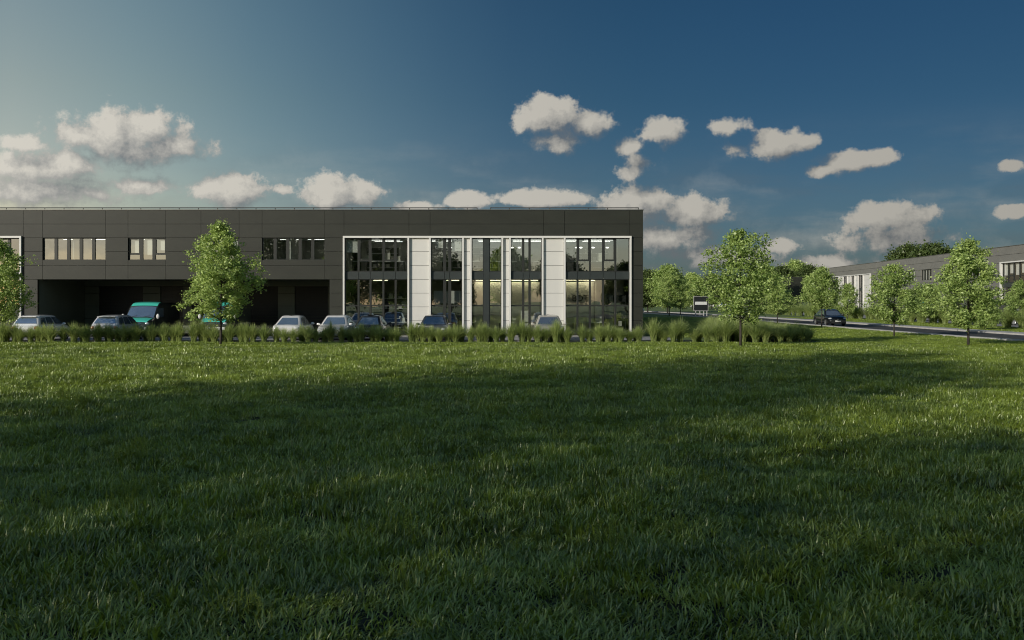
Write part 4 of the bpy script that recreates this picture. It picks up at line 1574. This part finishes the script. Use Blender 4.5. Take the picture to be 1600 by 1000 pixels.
pts = []
y = 4.8
while y < 125:
    st = 0.44 if y < 30 else (0.5 if y < 56 else 0.62)
    half = 0.56 * y + 2.5
    xs = np.arange(-half, half, st)
    for x in xs:
        xx = x + random.uniform(-0.16, 0.16)
        yy = y + random.uniform(-0.16, 0.16)
        if yy > 54.15:
            if yy < 62.5 and xx < 18.3:
                continue
            if xx < 10.6:
                continue
            n0 = road_x(yy, -0.9)
            f0 = road_x(yy, 7.6)
            if n0 < xx < f0 or xx > 43.0:
                continue
        elif yy > 40 and xx > road_x(yy, -0.9):
            continue
        pts.append((xx, yy))
    y += st
base = np.array(pts)
near = np.nonzero((base[:, 1] < 34) & (RNG.uniform(size=len(base)) < 0.035))[0]
weeds = base[near] + RNG.normal(size=(len(near), 2)) * 0.15
pts = np.concatenate([base, weeds])
n = len(pts)
hn = vnoise(pts, 0.9, 1) * 0.55 + vnoise(pts, 2.1, 2) * 0.45
hl = vnoise(pts, 0.22, 3)
scl = np.clip(0.62 + 1.05 * (hn - 0.28) + 0.25 * (hl - 0.5), 0.42, 1.5)
scl *= np.where(pts[:, 1] > 50, 0.8, 1.0)
lm = bpy.data.meshes.new('lawn_grass')
lm.vertices.add(n)
lm.vertices.foreach_set('co', np.concatenate([pts, (swell(pts) + np.where(pts[:, 1] < 53, 0.06, 0.003) * (pts[:, 0] < 26))[:, None]], 1).astype(np.float32).ravel())
at = lm.attributes.new('tuft_scale', 'FLOAT', 'POINT')
at.data.foreach_set('value', scl.astype(np.float32))
at = lm.attributes.new('tuft_turn', 'FLOAT', 'POINT')
at.data.foreach_set('value', RNG.uniform(0, 6.283, n).astype(np.float32))
at = lm.attributes.new('tuft_pick', 'INT', 'POINT')
pk = RNG.integers(0, NT, n)
pk[len(base):] = NT + RNG.integers(0, 3, len(weeds))
at.data.foreach_set('value', pk.astype(np.int32))
lm.update()
lawn = link('lawn_grass', lm, M['blade'])
tag(lawn, 'long uneven green lawn grass filling the field', 'grass', kind='stuff')
ng = bpy.data.node_groups.new('scatter_tufts', 'GeometryNodeTree')
ng.interface.new_socket('Geometry', in_out='INPUT', socket_type='NodeSocketGeometry')
ng.interface.new_socket('Geometry', in_out='OUTPUT', socket_type='NodeSocketGeometry')
gi = ng.nodes.new('NodeGroupInput')
go = ng.nodes.new('NodeGroupOutput')
ip = ng.nodes.new('GeometryNodeInstanceOnPoints')
ci = ng.nodes.new('GeometryNodeCollectionInfo')
ci.inputs['Collection'].default_value = LIB
ci.inputs['Separate Children'].default_value = True
ci.inputs['Reset Children'].default_value = True


def attr(nm, t):
    a = ng.nodes.new('GeometryNodeInputNamedAttribute')
    a.data_type = t
    a.inputs[0].default_value = nm
    return [s for s in a.outputs if s.enabled and s.name == 'Attribute'][0]


cx = ng.nodes.new('ShaderNodeCombineXYZ')
ng.links.new(attr('tuft_turn', 'FLOAT'), cx.inputs[2])
sx = ng.nodes.new('ShaderNodeCombineXYZ')
sc_ = attr('tuft_scale', 'FLOAT')
sx.inputs[0].default_value = 1.0
sx.inputs[1].default_value = 1.0
ng.links.new(sc_, sx.inputs[2])
ip.inputs['Pick Instance'].default_value = True
ng.links.new(gi.outputs[0], ip.inputs['Points'])
ng.links.new(ci.outputs[0], ip.inputs['Instance'])
ng.links.new(attr('tuft_pick', 'INT'), ip.inputs['Instance Index'])
ng.links.new(cx.outputs[0], ip.inputs['Rotation'])
ng.links.new(sx.outputs[0], ip.inputs['Scale'])
ng.links.new(ip.outputs[0], go.inputs[0])
md = lawn.modifiers.new('scatter', 'NODES')
md.node_group = ng

# tall trees behind the viewer: their shade lies over the field and they show in the glass
SAZ, SEL = R(46), R(18)
sd = Vector((math.sin(SAZ), math.cos(SAZ)))           # the way shadows run on the ground
sn = Vector((sd.y, -sd.x))
tG, cG = tree_meshes('tall_tree', 133, 19.0, 2.5, [(0, 3.0), (0.15, 5.2), (0.4, 6.3), (0.65, 5.6), (0.85, 3.6), (1, 0.8)], 110, 11, 0.36, 0.26, M['leafB'], lump=0.3, sig=0.8, fill=3.8)
for s, nn, hh, lab in SHADE:
    p = sd * s + sn * nn
    r_, tG = make_tree('tall_tree', lab, 'tall trees shading the lawn', (p.x, p.y, 0), nn * 0.7, tG, cG, hh / 19.0)

# trees further back whose outlines are mirrored in the glazing
for mx, my, k, hh, lab in ((-33, -47, 0, 10.0, 'rounded tree behind the viewer, mirrored in the glass nearest the dock'),
                           (-21, -52, 1, 11.5, 'pale tree behind the viewer, mirrored in the first five pane glazing'),
                           (-11, -45, 0, 9.5, 'rounded tree behind the viewer, mirrored beside the wide white panel'),
                           (-1, -55, 1, 12.0, 'pale tree behind the viewer, mirrored between the narrow white panels'),
                           (9, -46, 0, 10.5, 'rounded tree behind the viewer, mirrored in the three pane glazing'),
                           (21, -50, 0, 9.0, 'rounded tree behind the viewer, mirrored in the lobby glass')):
    if k:
        r_, tF = make_tree('broad_tree', lab, 'trees mirrored in the glass', (mx, my, 0), mx * 0.3, tF, cF, hh / 8.0)
    else:
        r_, tE = make_tree('broad_tree', lab, 'trees mirrored in the glass', (mx, my, 0), mx * 0.3, tE, cE, hh / 9.0)

# ---------------------------------------------------------------------- sun
sun = bpy.data.lights.new('sun', 'SUN')
sun.energy = SUN_E
sun.angle = R(0.6)
sun.color = (1.0, 0.93, 0.82)
so = bpy.data.objects.new('sun', sun)
COL.objects.link(so)
dl = Vector((sd.x * math.cos(SEL), sd.y * math.cos(SEL), -math.sin(SEL)))
so.rotation_euler = dl.to_track_quat('-Z', 'Y').to_euler()
so.location = (-40, -40, 40)

# ---------------------------------------------------------------------- sky
CL = [  # photo column, row, half width, height above, height below, weight
    (205, 228, 100, 50, 34, 1.0), (232, 206, 50, 26, 22, 0.9), (262, 232, 52, 22, 20, 1.0), (130, 212, 46, 20, 22, 0.9),
    (70, 268, 74, 26, 20, 1.0), (118, 258, 40, 24, 24, 0.9), (38, 224, 26, 13, 12, 0.7), (215, 290, 66, 14, 12, 0.8),
    (60, 300, 130, 24, 22, 0.85), (362, 300, 58, 32, 30, 1.05), (443, 298, 22, 9, 9, 0.6), (530, 306, 68, 34, 26, 1.1),
    (735, 314, 44, 18, 14, 1.0), (842, 312, 66, 20, 14, 1.05), (860, 186, 58, 32, 28, 1.05), (915, 190, 44, 22, 24, 0.9), (868, 220, 44, 20, 22, 0.85),
    (1038, 206, 32, 22, 22, 0.85), (980, 230, 28, 14, 14, 0.7), (995, 261, 28, 17, 18, 0.7), (1142, 199, 30, 12, 12, 0.5), (1148, 237, 18, 9, 9, 0.5),
    (1214, 230, 42, 28, 22, 1.05), (1262, 222, 20, 13, 14, 0.9), (1340, 252, 52, 16, 16, 0.95), (1290, 268, 32, 9, 11, 0.9), (1374, 246, 22, 11, 12, 0.9),
    (995, 322, 60, 32, 40, 1.1), (1075, 332, 68, 26, 26, 1.0), (1050, 368, 95, 26, 34, 0.95), (1110, 396, 120, 22, 26, 0.72), (1300, 412, 120, 16, 20, 0.6), (1390, 344, 62, 26, 26, 1.0), (1400, 370, 78, 24, 34, 0.92),
    (1214, 382, 30, 14, 14, 0.85), (1590, 329, 28, 11, 11, 0.9), (1578, 264, 14, 8, 8, 0.55), (1450, 398, 60, 14, 18, 0.5), (650, 322, 40, 10, 14, 0.85),
]
W = bpy.data.worlds.new('World')
SC.world = W
W.use_nodes = True
nt = W.node_tree
nt.nodes.clear()


def N(t, typ, **kw):
    return add(t, typ, **kw)


grp = bpy.data.node_groups.new('cloud_density', 'ShaderNodeTree')
grp.interface.new_socket('Vector', in_out='INPUT', socket_type='NodeSocketVector')
grp.interface.new_socket('Density', in_out='OUTPUT', socket_type='NodeSocketFloat')
g_in = grp.nodes.new('NodeGroupInput')
g_out = grp.nodes.new('NodeGroupOutput')
gl = grp.links.new
# warp the outlines, then add billows
nw = N(grp, 'ShaderNodeTexNoise', i_Scale=26.0, i_Detail=2.0, i_Roughness=0.5)
gl(g_in.outputs[0], nw.inputs['Vector'])
wv = N(grp, 'ShaderNodeVectorMath', operation='MULTIPLY_ADD')
gl(nw.outputs['Color'], wv.inputs[0])
wv.inputs[1].default_value = (0.020, 0.014, 0.0)
wo = N(grp, 'ShaderNodeVectorMath', operation='ADD')
gl(g_in.outputs[0], wv.inputs[2])
gl(wv.outputs[0], wo.inputs[0])
wo.inputs[1].default_value = (-0.010, -0.007, 0.0)
acc = None
for px, py, rx, ru, rd, wgt in CL:
    u = math.atan((px - 800) / F)
    v = math.atan((HOR - py) / math.hypot(F, px - 800))
    s1 = N(grp, 'ShaderNodeVectorMath', operation='SUBTRACT')
    gl(wo.outputs[0], s1.inputs[0])
    s1.inputs[1].default_value = (u, v, 0)
    a = N(grp, 'ShaderNodeVectorMath', operation='MULTIPLY')
    gl(s1.outputs[0], a.inputs[0])
    a.inputs[1].default_value = (F / rx / 1.14, F / ru / 1.14, 0)
    b = N(grp, 'ShaderNodeVectorMath', operation='MULTIPLY')
    gl(s1.outputs[0], b.inputs[0])
    b.inputs[1].default_value = (-F / rx / 1.14, -F / rd / 1.1, 0)
    c = N(grp, 'ShaderNodeVectorMath', operation='MAXIMUM')
    gl(a.outputs[0], c.inputs[0])
    gl(b.outputs[0], c.inputs[1])
    ln = N(grp, 'ShaderNodeVectorMath', operation='LENGTH')
    gl(c.outputs[0], ln.inputs[0])
    ma = N(grp, 'ShaderNodeMath', operation='MULTIPLY_ADD', i_1=-wgt, i_2=wgt)
    gl(ln.outputs['Value'], ma.inputs[0])
    if acc is None:
        acc = ma
    else:
        mx = N(grp, 'ShaderNodeMath', operation='SMOOTH_MAX', i_2=0.25)
        gl(acc.outputs[0], mx.inputs[0])
        gl(ma.outputs[0], mx.inputs[1])
        acc = mx
n1 = N(grp, 'ShaderNodeTexNoise', i_Scale=44.0, i_Detail=9.0, i_Roughness=0.62, i_Lacunarity=2.1)
gl(g_in.outputs[0], n1.inputs['Vector'])
dn = N(grp, 'ShaderNodeMath', operation='MULTIPLY_ADD', i_1=1.6)
gl(n1.outputs[0], dn.inputs[0])
cap = N(grp, 'ShaderNodeMath', operation='MINIMUM', i_1=0.75)
gl(acc.outputs[0], cap.inputs[0])
gl(cap.outputs[0], dn.inputs[2])
d2 = N(grp, 'ShaderNodeMath', operation='SUBTRACT', i_1=0.78)
gl(dn.outputs[0], d2.inputs[0])
gl(d2.outputs[0], g_out.inputs[0])

wl = nt.links.new
tc = N(nt, 'ShaderNodeTexCoord')
sp = N(nt, 'ShaderNodeSeparateXYZ')
wl(tc.outputs['Generated'], sp.inputs[0])
at2 = N(nt, 'ShaderNodeMath', operation='ARCTAN2')
wl(sp.outputs[0], at2.inputs[0])
wl(sp.outputs[1], at2.inputs[1])
asn = N(nt, 'ShaderNodeMath', operation='ARCSINE')
wl(sp.outputs[2], asn.inputs[0])
uv = N(nt, 'ShaderNodeCombineXYZ')
wl(at2.outputs[0], uv.inputs[0])
wl(asn.outputs[0], uv.inputs[1])
k1 = nt.nodes.new('ShaderNodeGroup')
k1.node_tree = grp
wl(uv.outputs[0], k1.inputs[0])
of = N(nt, 'ShaderNodeVectorMath', operation='ADD')
wl(uv.outputs[0], of.inputs[0])
of.inputs[1].default_value = (-0.013, 0.017, 0)     # towards the sun
k2 = nt.nodes.new('ShaderNodeGroup')
k2.node_tree = grp
wl(of.outputs[0], k2.inputs[0])
al = N(nt, 'ShaderNodeMapRange', interpolation_type='SMOOTHSTEP', i_1=-0.06, i_2=0.52)
wl(k1.outputs[0], al.inputs[0])
df = N(nt, 'ShaderNodeMath', operation='SUBTRACT')
wl(k1.outputs[0], df.inputs[0])
wl(k2.outputs[0], df.inputs[1])
lit = N(nt, 'ShaderNodeMapRange', i_1=-0.28, i_2=0.66)
wl(df.outputs[0], lit.inputs[0])
hi = N(nt, 'ShaderNodeMapRange', i_1=0.2, i_2=0.75, i_3=0.8, i_4=0.3)
wl(lit.outputs[0], hi.inputs[0])
wl(hi.outputs[0], al.inputs[2])
# how far round towards the sun we look: left brighter, right deeper
ax = N(nt, 'ShaderNodeMapRange', i_1=-0.62, i_2=0.5, i_3=1.0, i_4=0.0)
wl(at2.outputs[0], ax.inputs[0])
cr = N(nt, 'ShaderNodeValToRGB')
cr.color_ramp.elements[0].color = CLOUD_DARK + (1,)
cr.color_ramp.elements[1].color = CLOUD_LIT + (1,)
wl(lit.outputs[0], cr.inputs[0])
cs = N(nt, "ShaderNodeMapRange", i_1=0.0, i_2=1.0, i_3=CLOUD_R, i_4=CLOUD_L)
wl(ax.outputs[0], cs.inputs[0])
cb = N(nt, 'ShaderNodeBackground')
wl(cr.outputs[0], cb.inputs[0])
wl(cs.outputs[0], cb.inputs[1])
sky = N(nt, 'ShaderNodeTexSky', sky_type='NISHITA')
sky.sun_disc = False
sky.sun_elevation = SEL
sky.sun_rotation = math.pi + SAZ
sky.air_density = SKY_AIR
sky.dust_density = SKY_DUST
sky.ozone_density = SKY_OZ
hs = N(nt, 'ShaderNodeHueSaturation', i_Saturation=SKY_SAT, i_Value=1.0)
wl(sky.outputs[0], hs.inputs['Color'])
tn = N(nt, 'ShaderNodeMix', data_type='RGBA', blend_type='MULTIPLY', i_0=1.0)
wl(hs.outputs[0], tn.inputs[6])
# sky glow painted as tint: brighter round the sun's side, shifted near the ground
du = N(nt, 'ShaderNodeMath', operation='ADD', i_1=math.pi - SAZ)
wl(at2.outputs[0], du.inputs[0])
dc = N(nt, 'ShaderNodeMath', operation='COSINE')
wl(du.outputs[0], dc.inputs[0])
da = N(nt, 'ShaderNodeMath', operation='ARCCOSINE')
wl(dc.outputs[0], da.inputs[0])
dm_ = N(nt, 'ShaderNodeMapRange', i_1=0.6, i_2=3.2)
wl(da.outputs[0], dm_.inputs[0])
t2 = N(nt, 'ShaderNodeValToRGB')
for k, (dd, c) in enumerate(SKY_TINT):
    q = (dd - 0.6) / 2.6
    if k == 0:
        e = t2.color_ramp.elements[0]
        e.position = q
    elif k == len(SKY_TINT) - 1:
        e = t2.color_ramp.elements[len(t2.color_ramp.elements) - 1]
        e.position = q
    else:
        e = t2.color_ramp.elements.new(q)
    e.color = c + (1,)
wl(dm_.outputs[0], t2.inputs[0])
ev = N(nt, 'ShaderNodeMapRange', i_1=0.0, i_2=0.28)
wl(asn.outputs[0], ev.inputs[0])
t3 = N(nt, 'ShaderNodeValToRGB')
t3.color_ramp.elements[0].color = (1.12, 0.9, 1.1, 1)
t3.color_ramp.elements[1].color = (1, 1, 1, 1)
t3.color_ramp.elements.new(0.35).color = (1.27, 1.0, 1.04, 1)
t3.color_ramp.elements.new(0.72).color = (1.02, 0.97, 0.98, 1)
wl(ev.outputs[0], t3.inputs[0])
tm = N(nt, 'ShaderNodeMix', data_type='RGBA', blend_type='MULTIPLY', i_0=1.0)
wl(t2.outputs[0], tm.inputs[6])
t4 = N(nt, 'ShaderNodeValToRGB')
t4.color_ramp.elements[0].color = (0.8, 0.86, 1.18, 1)
t4.color_ramp.elements[1].color = (1, 1, 1, 1)
t4.color_ramp.elements.new(0.35).color = (0.95, 0.94, 1.06, 1)
t4.color_ramp.elements.new(0.72).color = (1.0, 0.97, 0.97, 1)
wl(ev.outputs[0], t4.inputs[0])
sd_ = N(nt, 'ShaderNodeMapRange', interpolation_type='SMOOTHSTEP', i_1=1.95, i_2=2.45)
wl(da.outputs[0], sd_.inputs[0])
t5 = N(nt, 'ShaderNodeMix', data_type='RGBA')
wl(sd_.outputs[0], t5.inputs[0])
wl(t4.outputs[0], t5.inputs[6])
wl(t3.outputs[0], t5.inputs[7])
wl(t5.outputs[2], tm.inputs[7])
wl(tm.outputs[2], tn.inputs[7])
sb = N(nt, 'ShaderNodeBackground', i_Strength=SKY_S)
wl(tn.outputs[2], sb.inputs[0])
ms = N(nt, 'ShaderNodeMixShader')
vm = N(nt, 'ShaderNodeVectorMath', operation='MULTIPLY')
wl(uv.outputs[0], vm.inputs[0])
vm.inputs[1].default_value = (7.0, 26.0, 0)
vn = N(nt, 'ShaderNodeTexNoise', i_Scale=1.0, i_Detail=6.0, i_Roughness=0.55)
wl(vm.outputs[0], vn.inputs['Vector'])
v1 = N(nt, 'ShaderNodeMapRange', interpolation_type='SMOOTHSTEP', i_1=0.40, i_2=0.72, i_3=0.0, i_4=0.5)
wl(vn.outputs[0], v1.inputs[0])
v2 = N(nt, 'ShaderNodeMapRange', interpolation_type='SMOOTHSTEP', i_1=0.02, i_2=0.19, i_3=1.0, i_4=0.0)
wl(asn.outputs[0], v2.inputs[0])
v3 = N(nt, 'ShaderNodeMath', operation='MULTIPLY')
wl(v1.outputs[0], v3.inputs[0])
wl(v2.outputs[0], v3.inputs[1])
v4 = N(nt, 'ShaderNodeMath', operation='MAXIMUM')
wl(v3.outputs[0], v4.inputs[0])
wl(al.outputs[0], v4.inputs[1])
am = N(nt, 'ShaderNodeMath', operation='MULTIPLY', i_1=0.97)
wl(v4.outputs[0], am.inputs[0])
wl(am.outputs[0], ms.inputs[0])
wl(sb.outputs[0], ms.inputs[1])
wl(cb.outputs[0], ms.inputs[2])
wout = N(nt, 'ShaderNodeOutputWorld')
wl(ms.outputs[0], wout.inputs[0])
W.cycles.sampling_method = 'MANUAL'
W.cycles.sample_map_resolution = 512

# ------------------------------------------------------------------- camera
cam = bpy.data.cameras.new('camera')
cam.sensor_width = 36.0
cam.lens = 36.0 * F / 1600.0
cam.shift_y = -(500.0 - HOR) / 1600.0
cam.clip_start = 0.1
cam.clip_end = 4000.0
co = bpy.data.objects.new('camera', cam)
COL.objects.link(co)
co.location = (0, 0, EYE)
co.rotation_euler = (R(90), 0, 0)
SC.camera = co
vs = SC.view_settings
vs.view_transform = 'Standard'
vs.look = 'None'
vs.exposure = EXPO
vs.gamma = 1.0
cy = SC.cycles
cy.pixel_filter_type = 'BLACKMAN_HARRIS'
cy.filter_width = 1.05
cy.max_bounces = 8
cy.diffuse_bounces = 3
cy.glossy_bounces = 3
cy.transmission_bounces = 4
cy.transparent_max_bounces = 12
cy.caustics_reflective = False
cy.caustics_refractive = False
cy.sample_clamp_indirect = 6.0
cy.use_denoising = True
try:
    cy.denoiser = 'OPENIMAGEDENOISE'
    cy.denoising_input_passes = 'RGB_ALBEDO_NORMAL'
except Exception:
    pass
cy.use_adaptive_sampling = True
cy.adaptive_threshold = 0.015
